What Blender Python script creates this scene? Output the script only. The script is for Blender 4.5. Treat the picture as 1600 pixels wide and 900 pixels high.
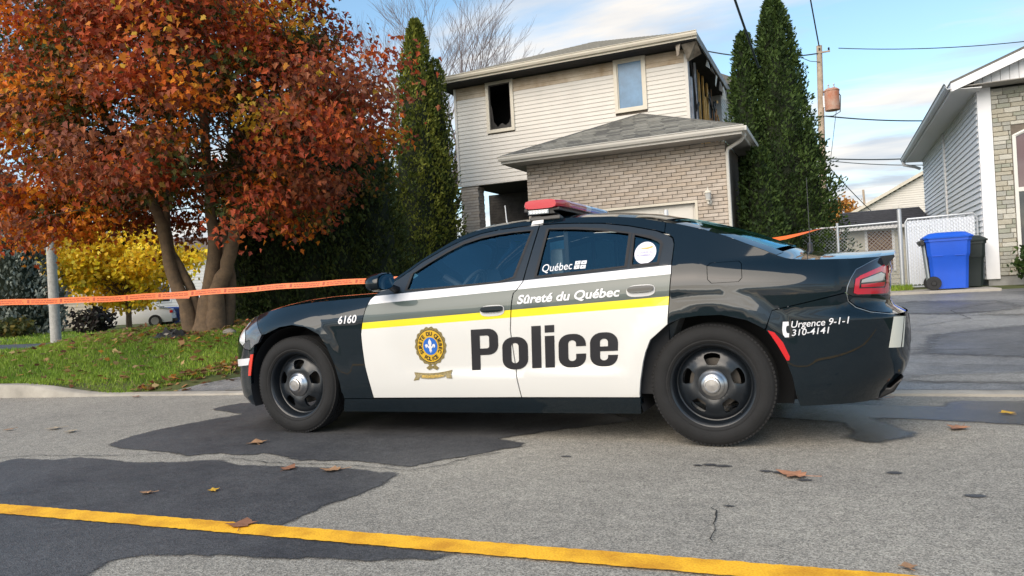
import bpy, bmesh, math, random
import numpy as np
from mathutils import Vector, Matrix
from mathutils.geometry import delaunay_2d_cdt
random.seed(7); rng=np.random.default_rng(7)
R=math.radians
scene=bpy.context.scene
for o in list(bpy.data.objects): bpy.data.objects.remove(o)
COL=scene.collection
# ------------------------------------------------------------------ camera
YAW=R(23.5); ROLL=R(3.18); CAMH=1.0
cam=bpy.data.cameras.new('camera'); cam.sensor_width=36; cam.lens=36*1168/1600; cam.clip_start=.05; cam.clip_end=3000
camo=bpy.data.objects.new('camera',cam); COL.objects.link(camo); scene.camera=camo
rt=Vector((math.cos(YAW),math.sin(YAW),0)); fw=Vector((-math.sin(YAW),math.cos(YAW),0)); up=Vector((0,0,1))
ir=rt*math.cos(ROLL)-up*math.sin(ROLL); iu=rt*math.sin(ROLL)+up*math.cos(ROLL)
camo.matrix_world=Matrix(((ir.x,iu.x,-fw.x,0),(ir.y,iu.y,-fw.y,0),(ir.z,iu.z,-fw.z,CAMH),(0,0,0,1)))
# ------------------------------------------------------------------ sky and sun
SUN_AZ=R(194); SUN_EL=R(36)            # compass angle from +Y towards +X: behind the camera, to the right
world=bpy.data.worlds.new('World'); scene.world=world; world.use_nodes=True
wt=world.node_tree; wt.nodes.clear()
def wn(t,**k):
    n=wt.nodes.new(t)
    for a,b in k.items(): setattr(n,a,b)
    return n
def wl(a,b): wt.links.new(a,b)
sky=wn('ShaderNodeTexSky',sky_type='NISHITA',sun_disc=False,sun_elevation=SUN_EL,sun_rotation=SUN_AZ,altitude=0,air_density=1.0,dust_density=1.0,ozone_density=1.6)
tc=wn('ShaderNodeTexCoord'); sep=wn('ShaderNodeSeparateXYZ'); wl(tc.outputs['Generated'],sep.inputs[0])
def wmath(op,a,b=None,clamp=False):
    n=wn('ShaderNodeMath',operation=op,use_clamp=clamp)
    for i,v in enumerate((a,b)):
        if v is None: continue
        if isinstance(v,(int,float)): n.inputs[i].default_value=v
        else: wl(v,n.inputs[i])
    return n.outputs[0]
zc=wmath('MAXIMUM',sep.outputs[2],0.0); den=wmath('ADD',zc,.12)
comb=wn('ShaderNodeCombineXYZ'); wl(wmath('DIVIDE',sep.outputs[0],den),comb.inputs[0]); wl(wmath('DIVIDE',sep.outputs[1],den),comb.inputs[1])
mp=wn('ShaderNodeMapping'); mp.inputs['Location'].default_value=(4.2,1.9,0); mp.inputs['Scale'].default_value=(.55,1.25,1); mp.inputs['Rotation'].default_value=(0,0,R(22)); wl(comb.outputs[0],mp.inputs[0])
cn=wn('ShaderNodeTexNoise'); cn.inputs['Scale'].default_value=1.1; cn.inputs['Detail'].default_value=9; cn.inputs['Roughness'].default_value=.56; cn.inputs['Distortion'].default_value=.25; wl(mp.outputs[0],cn.inputs['Vector'])
low=wmath('SUBTRACT',1.0,wmath('MULTIPLY',zc,2.0),True)          # more cloud towards the horizon all round
cov=wmath('ADD',cn.outputs[0],wmath('MULTIPLY',low,.27))
cr=wn('ShaderNodeValToRGB'); cr.color_ramp.elements[0].position=.60; cr.color_ramp.elements[1].position=.76
cr.color_ramp.elements[0].color=(0,0,0,1); cr.color_ramp.elements[1].color=(1,1,1,1); wl(cov,cr.inputs[0])
cn2=wn('ShaderNodeTexNoise'); cn2.inputs['Scale'].default_value=2.3; cn2.inputs['Detail'].default_value=5; wl(mp.outputs[0],cn2.inputs['Vector'])
cr2=wn('ShaderNodeValToRGB'); cr2.color_ramp.elements[0].position=.38; cr2.color_ramp.elements[1].position=.62
cr2.color_ramp.elements[0].color=(2.5,2.75,3.15,1); cr2.color_ramp.elements[1].color=(4.5,4.2,3.85,1); wl(cn2.outputs[0],cr2.inputs[0])
sat=wn('ShaderNodeHueSaturation'); sat.inputs['Saturation'].default_value=1.02; sat.inputs['Hue'].default_value=.487; sat.inputs['Value'].default_value=1.0; wl(sky.outputs[0],sat.inputs['Color'])
mix=wn('ShaderNodeMix',data_type='RGBA'); wl(wmath('MULTIPLY',cr.outputs[0],.92),mix.inputs[0]); wl(sat.outputs[0],mix.inputs[6]); wl(cr2.outputs[0],mix.inputs[7])
bg=wn('ShaderNodeBackground'); bg.inputs[1].default_value=.15; wl(mix.outputs[2],bg.inputs[0])
wo=wn('ShaderNodeOutputWorld'); wl(bg.outputs[0],wo.inputs[0])
sun=bpy.data.lights.new('sun','SUN'); sun.energy=2.2; sun.angle=R(58); sun.color=(1,.86,.67)
suno=bpy.data.objects.new('sun',sun); COL.objects.link(suno)
sd=Vector((math.sin(SUN_AZ)*math.cos(SUN_EL),math.cos(SUN_AZ)*math.cos(SUN_EL),math.sin(SUN_EL)))
suno.rotation_euler=sd.to_track_quat('Z','Y').to_euler(); suno.location=(0,-8,14)
scene.view_settings.view_transform='Standard'; scene.view_settings.look='None'; scene.view_settings.exposure=.66; scene.view_settings.gamma=1
scene.cycles.max_bounces=8; scene.cycles.transparent_max_bounces=16
# ------------------------------------------------------------------ materials
MATS={}
def nodes(name):
    m=bpy.data.materials.new(name); m.use_nodes=True; t=m.node_tree
    return m,t,t.nodes['Principled BSDF']
def M(name,col,rough=.6,metal=0.,var=0.,scale=4.,bump=0.,bscale=60.,coat=0.,spec=.5,col2=None,detail=6,emit=0):
    if name in MATS: return MATS[name]
    m,t,b=nodes(name)
    b.inputs['Roughness'].default_value=rough; b.inputs['Metallic'].default_value=metal; b.inputs['Coat Weight'].default_value=coat; b.inputs['Coat Roughness'].default_value=.03
    b.inputs['Specular IOR Level'].default_value=spec
    c4=(*col,1); b.inputs['Base Color'].default_value=c4
    if emit: b.inputs['Emission Color'].default_value=c4; b.inputs['Emission Strength'].default_value=emit
    if var or bump or col2:
        co=t.nodes.new('ShaderNodeTexCoord')
    if var or col2:
        n=t.nodes.new('ShaderNodeTexNoise'); n.inputs['Scale'].default_value=scale; n.inputs['Detail'].default_value=detail; n.inputs['Roughness'].default_value=.65
        t.links.new(co.outputs['Object'],n.inputs['Vector'])
        r=t.nodes.new('ShaderNodeValToRGB'); r.color_ramp.elements[0].position=.3; r.color_ramp.elements[1].position=.7
        if col2: a,c=col,col2
        else: a=tuple(x*(1-var) for x in col); c=tuple(min(1,x*(1+var)) for x in col)
        r.color_ramp.elements[0].color=(*a,1); r.color_ramp.elements[1].color=(*c,1)
        t.links.new(n.outputs[0],r.inputs[0]); t.links.new(r.outputs[0],b.inputs['Base Color'])
    if bump:
        n=t.nodes.new('ShaderNodeTexNoise'); n.inputs['Scale'].default_value=bscale; n.inputs['Detail'].default_value=4
        t.links.new(co.outputs['Object'],n.inputs['Vector'])
        bn=t.nodes.new('ShaderNodeBump'); bn.inputs['Strength'].default_value=bump; bn.inputs['Distance'].default_value=.01
        t.links.new(n.outputs[0],bn.inputs['Height']); t.links.new(bn.outputs[0],b.inputs['Normal'])
    MATS[name]=m; return m
def leafmat(name,trans=.35,rough=.6):
    """leaf colour from a per-leaf colour attribute, some light passing through"""
    m,t,b=nodes(name); out=t.nodes['Material Output']
    a=t.nodes.new('ShaderNodeAttribute'); a.attribute_name='tint'
    t.links.new(a.outputs['Color'],b.inputs['Base Color']); b.inputs['Roughness'].default_value=rough; b.inputs['Specular IOR Level'].default_value=.3
    tr=t.nodes.new('ShaderNodeBsdfTranslucent'); t.links.new(a.outputs['Color'],tr.inputs[0])
    mx=t.nodes.new('ShaderNodeMixShader'); mx.inputs[0].default_value=trans
    t.links.new(b.outputs[0],mx.inputs[1]); t.links.new(tr.outputs[0],mx.inputs[2]); t.links.new(mx.outputs[0],out.inputs[0])
    return m
def glassmat(name,tint,ior=1.5,rough=.01,gloss_tint=(1,1,1)):
    m=bpy.data.materials.new(name); m.use_nodes=True; t=m.node_tree; t.nodes.clear()
    o=t.nodes.new('ShaderNodeOutputMaterial'); f=t.nodes.new('ShaderNodeFresnel'); f.inputs[0].default_value=ior
    a=t.nodes.new('ShaderNodeBsdfTransparent'); a.inputs[0].default_value=(*tint,1)
    g=t.nodes.new('ShaderNodeBsdfGlossy'); g.inputs['Roughness'].default_value=rough; g.inputs[0].default_value=(*gloss_tint,1)
    mx=t.nodes.new('ShaderNodeMixShader'); t.links.new(f.outputs[0],mx.inputs[0]); t.links.new(a.outputs[0],mx.inputs[1]); t.links.new(g.outputs[0],mx.inputs[2]); t.links.new(mx.outputs[0],o.inputs[0])
    return m
# ------------------------------------------------------------------ object helpers
def tag(o,label=None,cat=None,group=None,kind=None):
    if label: o['label']=label
    if cat: o['category']=cat
    if group: o['group']=group
    if kind: o['kind']=kind
    return o
def thing(name,label,cat,loc=(0,0,0),group=None):
    o=bpy.data.objects.new(name,None); o.empty_display_size=.1; o.location=loc; COL.objects.link(o)
    return tag(o,label,cat,group)
def org(p):
    v=Vector((0,0,0))
    while p is not None: v=v+Vector(p.location); p=p.parent
    return v
def link(name,me,parent=None,loc=(0,0,0)):
    o=bpy.data.objects.new(name,me); o.location=loc; COL.objects.link(o)
    if parent is not None: o.parent=parent
    return o
class MB:
    """collects faces of one piece in world coordinates"""
    def __init__(s): s.v=[]; s.f=[]
    def add(s,vs,fs):
        n=len(s.v); s.v+= [tuple(map(float,p)) for p in vs]; s.f+=[tuple(i+n for i in f) for f in fs]; return s
    def box(s,c,d,rot=None):
        hx,hy,hz=(q/2 for q in d); vs=[Vector((x,y,z)) for x in (-hx,hx) for y in (-hy,hy) for z in (-hz,hz)]
        if rot is not None: vs=[rot@v for v in vs]
        c=Vector(c); return s.add([v+c for v in vs],[(0,1,3,2),(4,6,7,5),(0,4,5,1),(2,3,7,6),(0,2,6,4),(1,5,7,3)])
    def bb(s,a,b): return s.box([(p+q)/2 for p,q in zip(a,b)],[abs(q-p) for p,q in zip(a,b)])
    def tube(s,path,rad,n=8,cap=True):
        path=[Vector(p) for p in path]; rad=rad if isinstance(rad,(list,tuple)) else [rad]*len(path); vs=[];fs=[]
        ref=None
        for i,p in enumerate(path):
            d=(path[min(i+1,len(path)-1)]-path[max(i-1,0)]).normalized()
            if ref is None: ref=Vector((0,0,1)) if abs(d.z)<.9 else Vector((1,0,0))
            a=d.cross(ref).normalized(); b=a.cross(d).normalized(); ref=b
            for k in range(n):
                t=2*math.pi*k/n; vs.append(p+(a*math.cos(t)+b*math.sin(t))*rad[i])
        for i in range(len(path)-1):
            for k in range(n): fs.append((i*n+k,i*n+(k+1)%n,(i+1)*n+(k+1)%n,(i+1)*n+k))
        if cap: fs.append(tuple(range(n-1,-1,-1))); fs.append(tuple((len(path)-1)*n+k for k in range(n)))
        return s.add(vs,fs)
    def lathe(s,prof,c,axis='z',n=32,closed=False):
        """prof: (radius, height) pairs"""
        vs=[];fs=[]; c=Vector(c)
        for r,h in prof:
            for k in range(n):
                t=2*math.pi*k/n; a,b=r*math.cos(t),r*math.sin(t)
                vs.append(c+Vector({'z':(a,b,h),'y':(a,h,b),'x':(h,a,b)}[axis]))
        m=len(prof)
        for i in range(m-1 if not closed else m):
            j=(i+1)%m
            for k in range(n): fs.append((i*n+k,i*n+(k+1)%n,j*n+(k+1)%n,j*n+k))
        return s.add(vs,fs)
    def prism(s,poly,a0,a1,axis='y'):
        """poly in the two other axes, extruded along axis"""
        n=len(poly)
        def P(p,a): return {'y':(p[0],a,p[1]),'x':(a,p[0],p[1]),'z':(p[0],p[1],a)}[axis]
        return s.add([P(p,a0) for p in poly]+[P(p,a1) for p in poly],[tuple(range(n-1,-1,-1)),tuple(range(n,2*n))]+[(i,(i+1)%n,n+(i+1)%n,n+i) for i in range(n)])
    def mesh(s,name,mat,o=(0,0,0),smooth=False,bevel=0):
        me=bpy.data.meshes.new(name); o=Vector(o)
        me.from_pydata([(v[0]-o[0],v[1]-o[1],v[2]-o[2]) for v in s.v],[],s.f)
        if mat is not None: me.materials.append(mat)
        bm=bmesh.new(); bm.from_mesh(me)
        if bevel: bmesh.ops.bevel(bm,geom=[e for e in bm.edges if len(e.link_faces)==2 and e.calc_face_angle(0)>.5],offset=bevel,segments=2,affect='EDGES',profile=.6)
        bmesh.ops.recalc_face_normals(bm,faces=bm.faces); bm.to_mesh(me); bm.free()
        if smooth:
            me.polygons.foreach_set('use_smooth',[True]*len(me.polygons)); me.set_sharp_from_angle(angle=smooth if smooth is not True else R(40))
        return me
    def build(s,name,mat,parent=None,smooth=False,bevel=0,o=None):
        """one mesh object; origin at its parent's, or at the bottom middle when it stands alone"""
        if parent is not None: w=org(parent); loc=(0,0,0)
        else:
            a=np.array(s.v); w=Vector(((a[:,0].min()+a[:,0].max())/2,(a[:,1].min()+a[:,1].max())/2,a[:,2].min())); loc=w
        return link(name,s.mesh(name,mat,w,smooth,bevel),parent,loc)
def bigmesh(name,V,faces_n,mat,tint=None,o=(0,0,0)):
    """V: (n, k, 3) array of n faces with k corners each"""
    n,k,_=V.shape; me=bpy.data.meshes.new(name); me.vertices.add(n*k); me.loops.add(n*k); me.polygons.add(n)
    me.vertices.foreach_set('co',(V-np.array(o)).astype(np.float32).ravel()); me.loops.foreach_set('vertex_index',np.arange(n*k,dtype=np.int32))
    me.polygons.foreach_set('loop_start',np.arange(0,n*k,k,dtype=np.int32)); me.polygons.foreach_set('loop_total',np.full(n,k,dtype=np.int32))
    if tint is not None:
        a=me.color_attributes.new('tint','FLOAT_COLOR','POINT'); c=np.ones((n,k,4),np.float32); c[:,:,:3]=tint[:,None,:]; a.data.foreach_set('color',c.ravel())
    me.materials.append(mat); me.update(calc_edges=True); me.validate(); return me
# ------------------------------------------------------------------ the lie of the land
def sm(t): t=max(0.,min(1.,t)); return t*t*(3-2*t)
KERB=[(-40,4.6),(-14,5.35),(-11,5.68),(-9.3,5.9),(-7.5,6.12),(-5.95,6.27),(-3.75,6.46),(0,6.46),(1.2,6.46),(8,6.5),(40,6.6)]
def kerb_y(x): return float(np.interp(x,[k[0] for k in KERB],[k[1] for k in KERB]))
def kerb_h(x): return .13*sm((-7.9-x)/1.4)+.025
def lawn_edge(y): return float(np.interp(y,[6,7,9,15.2],[-7.25,-6.85,-6.6,-6.35]))
def ground(x,y):
    k=kerb_y(x)+.14; d=y-k
    if d<0: return kerb_h(x)
    drive=.03+.47*sm(d/10.5*.9+.05)+.06*sm((y-16)/3)
    a=sm((x+14.5)/3.5)*sm((-6.2-x)/1.3)
    mound=.125+.50*sm(d/3.6)*(.35+.65*(1-sm((y-10.5)/5)))
    far=.14+.08*sm(d/6)
    left=far*(1-a)+mound*a
    b=sm((-6.4-x)/1.0)
    z=left*b+drive*(1-b)
    e=sm(d/.45); z=(kerb_h(x)+.006)*(1-e)+z*e
    return z*(1-sm((y-19)/14))+.12*sm((y-19)/14) if x>-14 else z*(1-sm((y-16)/14))+.03*sm((y-16)/14)
lin=np.linspace
# ------------------------------------------------------------------ cutting flat shapes
def inside(P,loops):
    P=np.asarray(P,float); r=np.zeros(len(P),bool)
    for L in loops:
        L=np.asarray(L,float); x1,y1=L[:,0],L[:,1]; x2,y2=np.roll(x1,-1),np.roll(y1,-1)
        for a,b,c,d in zip(x1,y1,x2,y2):
            if b==d: continue
            k=((b>P[:,1])!=(d>P[:,1]))&(P[:,0]<(c-a)*(P[:,1]-b)/(d-b)+a); r^=k
    return r
def cdt(loops,g,step=None,extra=None):
    step=step or g*.7; B=[];E=[];LL=[]
    for L in loops:
        n0=len(B); out=[]
        for a,b in zip(L,L[1:]+L[:1]):
            n=max(1,int(math.ceil(math.hypot(b[0]-a[0],b[1]-a[1])/step)))
            for k in range(n): out.append((a[0]+(b[0]-a[0])*k/n,a[1]+(b[1]-a[1])*k/n))
        B+=out; LL.append(out); E+=[(n0+i,n0+(i+1)%len(out)) for i in range(len(out))]
    b=np.array(B); x0,y0=b.min(0); x1,y1=b.max(0)
    xs=list(np.arange(x0+g*.5,x1,g)); ys=np.arange(y0+g*.5,y1,g)
    if extra: xs+= [q for q in extra if x0<q<x1]
    G=np.array([(x,y) for x in xs for y in ys]) if len(xs) and len(ys) else np.zeros((0,2))
    if len(G):
        G=G[inside(G,LL)]
    if len(G):
        d=np.array([np.min((b[:,0]-p[0])**2+(b[:,1]-p[1])**2) for p in G]); G=G[d>(step*.45)**2]
    P=[Vector(p) for p in B]+[Vector(p) for p in G]
    vo,eo,fo,_,_,_=delaunay_2d_cdt(P,E,[],0,1e-6)
    T=np.array([f for f in fo if len(f)==3]); C2=np.array([(v.x,v.y) for v in vo])
    T=T[inside(C2[T].mean(1),LL)]
    return C2,T
# ------------------------------------------------------------------ ground materials
def asphalt(name,light,dark,rough,wet=0.,blot=1.2,relief=.55):
    m,t,b=nodes(name); co=t.nodes.new('ShaderNodeTexCoord')
    def noise(sc,det=3,ro=.6):
        n=t.nodes.new('ShaderNodeTexNoise'); n.inputs['Scale'].default_value=sc; n.inputs['Detail'].default_value=det; n.inputs['Roughness'].default_value=ro; t.links.new(co.outputs['Object'],n.inputs['Vector']); return n
    def ramp(src,a,c,p0,p1):
        r=t.nodes.new('ShaderNodeValToRGB'); r.color_ramp.elements[0].position=p0; r.color_ramp.elements[1].position=p1; r.color_ramp.elements[0].color=(*a,1); r.color_ramp.elements[1].color=(*c,1); t.links.new(src,r.inputs[0]); return r.outputs[0]
    v=t.nodes.new('ShaderNodeTexVoronoi'); v.inputs['Scale'].default_value=185; t.links.new(co.outputs['Object'],v.inputs['Vector'])
    sv=t.nodes.new('ShaderNodeSeparateColor'); t.links.new(v.outputs['Color'],sv.inputs[0])
    grain=ramp(sv.outputs[0],tuple(x*.50 for x in light),tuple(min(1,x*1.48) for x in light),.05,.95)
    blots=ramp(noise(blot,7,.7).outputs[0],dark,(1,1,1),.34,.58)
    mx=t.nodes.new('ShaderNodeMix'); mx.data_type='RGBA'; mx.blend_type='MULTIPLY'; mx.inputs[0].default_value=1; t.links.new(grain,mx.inputs[6]); t.links.new(blots,mx.inputs[7])
    fine=ramp(noise(14,6,.75).outputs[0],(.78,.78,.78),(1.18,1.17,1.15),.3,.7)
    m2=t.nodes.new('ShaderNodeMix'); m2.data_type='RGBA'; m2.blend_type='MULTIPLY'; m2.inputs[0].default_value=1; t.links.new(mx.outputs[2],m2.inputs[6]); t.links.new(fine,m2.inputs[7])
    t.links.new(m2.outputs[2],b.inputs['Base Color']); b.inputs['Specular IOR Level'].default_value=.45
    rr=ramp(noise(blot*1.3,5,.6).outputs[0],(rough-wet,)*3,(rough,)*3,.42,.6); t.links.new(rr,b.inputs['Roughness'])
    bp=t.nodes.new('ShaderNodeBump'); bp.inputs['Strength'].default_value=relief; bp.inputs['Distance'].default_value=.004
    ad=t.nodes.new('ShaderNodeMath'); ad.operation='ADD'; t.links.new(v.outputs['Distance'],ad.inputs[0]); t.links.new(noise(230,2).outputs[0],ad.inputs[1])
    t.links.new(ad.outputs[0],bp.inputs['Height']); t.links.new(bp.outputs[0],b.inputs['Normal'])
    return m
mRoad=asphalt('worn_asphalt',(.325,.302,.258),(.76,.76,.77),.92,0,.55)
mPatch=asphalt('fresh_asphalt',(.085,.085,.087),(.50,.50,.53),.64,.14,.9)
mWet=asphalt('wet_asphalt',(.030,.031,.034),(.7,.7,.7),.17,.06,4,.34)
mDrive=asphalt('driveway_asphalt',(.27,.265,.255),(.40,.41,.44),.80,.32,.5)
mApron=asphalt('old_driveway_asphalt',(.27,.26,.24),(.8,.8,.8),.9,0,1.2)
mConc=M('kerb_concrete',(.36,.33,.28),.85,var=.25,scale=3,bump=.4,bscale=90,detail=9)
mYellow=None
def yellow_paint():
    m,t,b=nodes('yellow_road_paint'); co=t.nodes.new('ShaderNodeTexCoord'); out=t.nodes['Material Output']
    n=t.nodes.new('ShaderNodeTexNoise'); n.inputs['Scale'].default_value=120; n.inputs['Detail'].default_value=2; t.links.new(co.outputs['Object'],n.inputs['Vector'])
    r=t.nodes.new('ShaderNodeValToRGB'); r.color_ramp.elements[0].color=(.80,.36,.010,1); r.color_ramp.elements[1].color=(.95,.52,.022,1); r.color_ramp.elements[0].position=.3; r.color_ramp.elements[1].position=.6
    t.links.new(n.outputs[0],r.inputs[0])
    n2=t.nodes.new('ShaderNodeTexNoise'); n2.inputs['Scale'].default_value=5; n2.inputs['Detail'].default_value=6; t.links.new(co.outputs['Object'],n2.inputs['Vector'])
    r2=t.nodes.new('ShaderNodeValToRGB'); r2.color_ramp.elements[0].color=(.72,.62,.5,1); r2.color_ramp.elements[1].color=(1.05,1.05,1,1); r2.color_ramp.elements[0].position=.35; r2.color_ramp.elements[1].position=.55; t.links.new(n2.outputs[0],r2.inputs[0])
    mx=t.nodes.new('ShaderNodeMix'); mx.data_type='RGBA'; mx.blend_type='MULTIPLY'; mx.inputs[0].default_value=1; t.links.new(r.outputs[0],mx.inputs[6]); t.links.new(r2.outputs[0],mx.inputs[7]); t.links.new(mx.outputs[2],b.inputs['Base Color'])
    b.inputs['Roughness'].default_value=.75
    bp=t.nodes.new('ShaderNodeBump'); bp.inputs['Strength'].default_value=.6; bp.inputs['Distance'].default_value=.004; t.links.new(n.outputs[0],bp.inputs['Height']); t.links.new(bp.outputs[0],b.inputs['Normal'])
    return m
mYellow=yellow_paint()
mSoil=M('turf_soil',(.045,.06,.014),.95,col2=(.10,.11,.025),scale=2.5,bump=.6,bscale=40)
mFar=M('distant_ground',(.09,.11,.04),.95,var=.3,scale=.05)
# ------------------------------------------------------------------ sheets
def sheet(name,xs_fn,us,ys_fn,vs,zf,mat,kind='structure'):
    """grid in (u,v): x=xs_fn(u,v), y=ys_fn(x,v)"""
    V=[];F=[];n=len(us)
    for v in vs:
        for u in us:
            x=xs_fn(u,v); y=ys_fn(x,v); V.append((x,y,zf(x,y)))
    for j in range(len(vs)-1):
        for i in range(n-1): F.append((j*n+i,j*n+i+1,(j+1)*n+i+1,(j+1)*n+i))
    me=bpy.data.meshes.new(name); me.from_pydata(V,[],F); me.materials.append(mat); me.polygons.foreach_set('use_smooth',[True]*len(F))
    return tag(link(name,me),kind=kind)
MB().add([(-1500,-1500,-.06),(1500,-1500,-.06),(1500,1500,-.06),(-1500,1500,-.06)],[(0,1,2,3)]).build('ground',mFar)['kind']='structure'
sheet('road',lambda u,v:u,lin(-45,40,86),lambda x,v:-14+v*(kerb_y(x)+14.005),[0,.5,.8,.9,1],lambda x,y:0.,mRoad)
vs=list(lin(0,1,36))
DY=16.2
yv=lambda x,v:kerb_y(x)+.14+v*(DY-kerb_y(x)-.14)
yav=lambda v:6.5+v*(DY-6.5)
LAWN_U=[-45,-38,-32,-27,-24,-22,-20]+list(lin(-18.5,0,48))
def lawn_x(u,v):
    e=lawn_edge(yav(v)); return u if u<-18.6 else -18.5+(u+18.5)/18.5*(e+18.5)
lawn=sheet('lawn',lawn_x,LAWN_U,yv,vs,ground,mSoil)
drive=sheet('driveway',lambda u,v:(lambda e:e+u*(9-e))(lawn_edge(yav(v))),lin(0,1,40),yv,vs,ground,mDrive)
sheet('grass_verge',lambda u,v:u,lin(9,45,20),yv,vs,ground,mSoil)
sheet('back_yard',lambda u,v:u,[-60,-45]+list(lin(-38,30,69))+[45,60],lambda x,v:DY+v*40,lin(0,1,40),ground,mSoil)
# side street beyond the lawn on the left
sheet('side_road',lambda u,v:u,lin(-60,-17.2,30),lambda x,v:11.2+.03*(x+17)+v*1.9,lin(0,1,4),lambda x,y:ground(x,y)+.012,mPatch)
# light old asphalt apron where the driveway meets the road, beside the lawn
sheet('driveway_apron',lambda u,v:(lambda e:e+.10+.55*(1-v)**2+u*(2.4-.5*(1-v)))(lawn_edge(6.6+1.9*v)),lin(0,1,14),lambda x,v:kerb_y(x)+.15+v*1.9,lin(0,1,10),lambda x,y:ground(x,y)+.006,mApron)
# kerb
kx=[-40,-30,-20]+list(lin(-14,3,86))+[8,20,40]; V=[];F=[]
for i,x in enumerate(kx):
    y=kerb_y(x); h=kerb_h(x); w=.012*math.sin(x*3.1)+.006*math.sin(x*11)
    for dy,z in ((0+w,-.03),(.012+w,h*.72),(.035+w,h),(.145,h+.004),(.15,-.03)): V.append((x,y+dy,z))
for i in range(len(kx)-1):
    for k in range(4): F.append((i*5+k,(i+1)*5+k,(i+1)*5+k+1,i*5+k+1))
me=bpy.data.meshes.new('kerb'); me.from_pydata(V,[],F); me.materials.append(mConc); me.polygons.foreach_set('use_smooth',[True]*len(F)); me.set_sharp_from_angle(angle=R(50)); tag(link('kerb',me),kind='structure')
# patches, wet places, cracks: thin sheets on the road
def ragged(poly,amp,step,seed):
    r=random.Random(seed); out=[]
    for i,(a,b) in enumerate(zip(poly,poly[1:]+poly[:1])):
        L=math.hypot(b[0]-a[0],b[1]-a[1]); n=max(1,int(L/step))
        for k in range(n):
            t=k/n; j=amp*(1 if k else .3)
            out.append((a[0]+(b[0]-a[0])*t+r.uniform(-j,j),a[1]+(b[1]-a[1])*t+r.uniform(-j,j)))
    return out
def frayed(mat,name,grain=150,bite=.5):
    """the same surface, its edge breaking up into grains of stone"""
    m=mat.copy(); m.name=name; t=m.node_tree; out=[n for n in t.nodes if n.type=='OUTPUT_MATERIAL'][0]; src=out.inputs[0].links[0].from_socket
    a=t.nodes.new('ShaderNodeAttribute'); a.attribute_name='cover'; co=t.nodes.new('ShaderNodeTexCoord')
    n=t.nodes.new('ShaderNodeTexNoise'); n.inputs['Scale'].default_value=grain; n.inputs['Detail'].default_value=3; t.links.new(co.outputs['Object'],n.inputs['Vector'])
    n2=t.nodes.new('ShaderNodeTexNoise'); n2.inputs['Scale'].default_value=11; n2.inputs['Detail'].default_value=6; t.links.new(co.outputs['Object'],n2.inputs['Vector'])
    ad=t.nodes.new('ShaderNodeMath'); ad.operation='MULTIPLY_ADD'; ad.inputs[1].default_value=.45; t.links.new(n.outputs[0],ad.inputs[0]); t.links.new(n2.outputs[0],ad.inputs[2])
    sb=t.nodes.new('ShaderNodeMath'); sb.operation='MULTIPLY_ADD'; sb.inputs[1].default_value=-1; t.links.new(ad.outputs[0],sb.inputs[0]); t.links.new(a.outputs['Fac'],sb.inputs[2])
    r=t.nodes.new('ShaderNodeMapRange'); r.inputs[1].default_value=-.40-bite*.2; r.inputs[2].default_value=-.30+bite*.3; t.links.new(sb.outputs[0],r.inputs[0])
    tr=t.nodes.new('ShaderNodeBsdfTransparent'); mx=t.nodes.new('ShaderNodeMixShader'); t.links.new(r.outputs[0],mx.inputs[0]); t.links.new(tr.outputs[0],mx.inputs[1]); t.links.new(src,mx.inputs[2]); t.links.new(mx.outputs[0],out.inputs[0])
    return m
def soft_poly(name,poly,z,mat,edge=.06,g=.07,kind='structure'):
    C2,T=cdt([poly],g,g*.6); b=np.array(poly); me=bpy.data.meshes.new(name); me.from_pydata([(x,y,z(x,y) if callable(z) else z) for x,y in C2],[],[tuple(t) if (C2[t[1]][0]-C2[t[0]][0])*(C2[t[2]][1]-C2[t[0]][1])-(C2[t[1]][1]-C2[t[0]][1])*(C2[t[2]][0]-C2[t[0]][0])>0 else tuple(t[::-1]) for t in T])
    at=me.attributes.new('cover','FLOAT','POINT'); A=b; B=np.roll(b,-1,0); D=B-A; L2=np.maximum(1e-9,(D**2).sum(1))
    val=[]
    for p in C2:
        t=np.clip(((p-A)*D).sum(1)/L2,0,1); val.append(min(1.,float(np.min(np.linalg.norm(A+D*t[:,None]-p,axis=1)))/edge))
    at.data.foreach_set('value',np.array(val,np.float32)); me.materials.append(mat); return tag(link(name,me),kind=kind)
def flat_poly(name,poly,z,mat,kind='structure'):
    bm=bmesh.new(); f=bm.faces.new([bm.verts.new((x,y,z)) for x,y in poly]); bmesh.ops.triangulate(bm,faces=[f]); bmesh.ops.recalc_face_normals(bm,faces=bm.faces)
    for g in bm.faces:
        if g.normal.z<0: g.normal_flip()
    me=bpy.data.meshes.new(name); bm.to_mesh(me); bm.free(); me.materials.append(mat); return tag(link(name,me),kind=kind)
PATCH_A=[(-6.3,2.95),(-5.335,3.286),(-5.35,3.437),(-4.97,3.425),(-4.847,3.523),(-4.524,3.522),(-4.246,3.48),(-3.953,3.55),(-3.666,3.671),(-3.479,3.566),(-3.071,3.591),(-2.72,3.624),(-2.452,3.583),(-2.28,3.601),(-2.225,3.338),(-2.236,3.105),(-2.282,2.918),(-2.289,2.725),(-2.299,2.621),(-2.095,2.533),(-1.743,2.518),(-1.438,2.537),(-1.298,2.524),(-1.375,2.422),(-1.618,2.331),(-2.031,2.248),(-2.337,2.202),(-2.624,2.126),(-2.677,2.076),(-2.626,1.96),(-2.55,1.7),(-3.0,1.2),(-5.2,1.0),(-6.6,1.8)]
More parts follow.
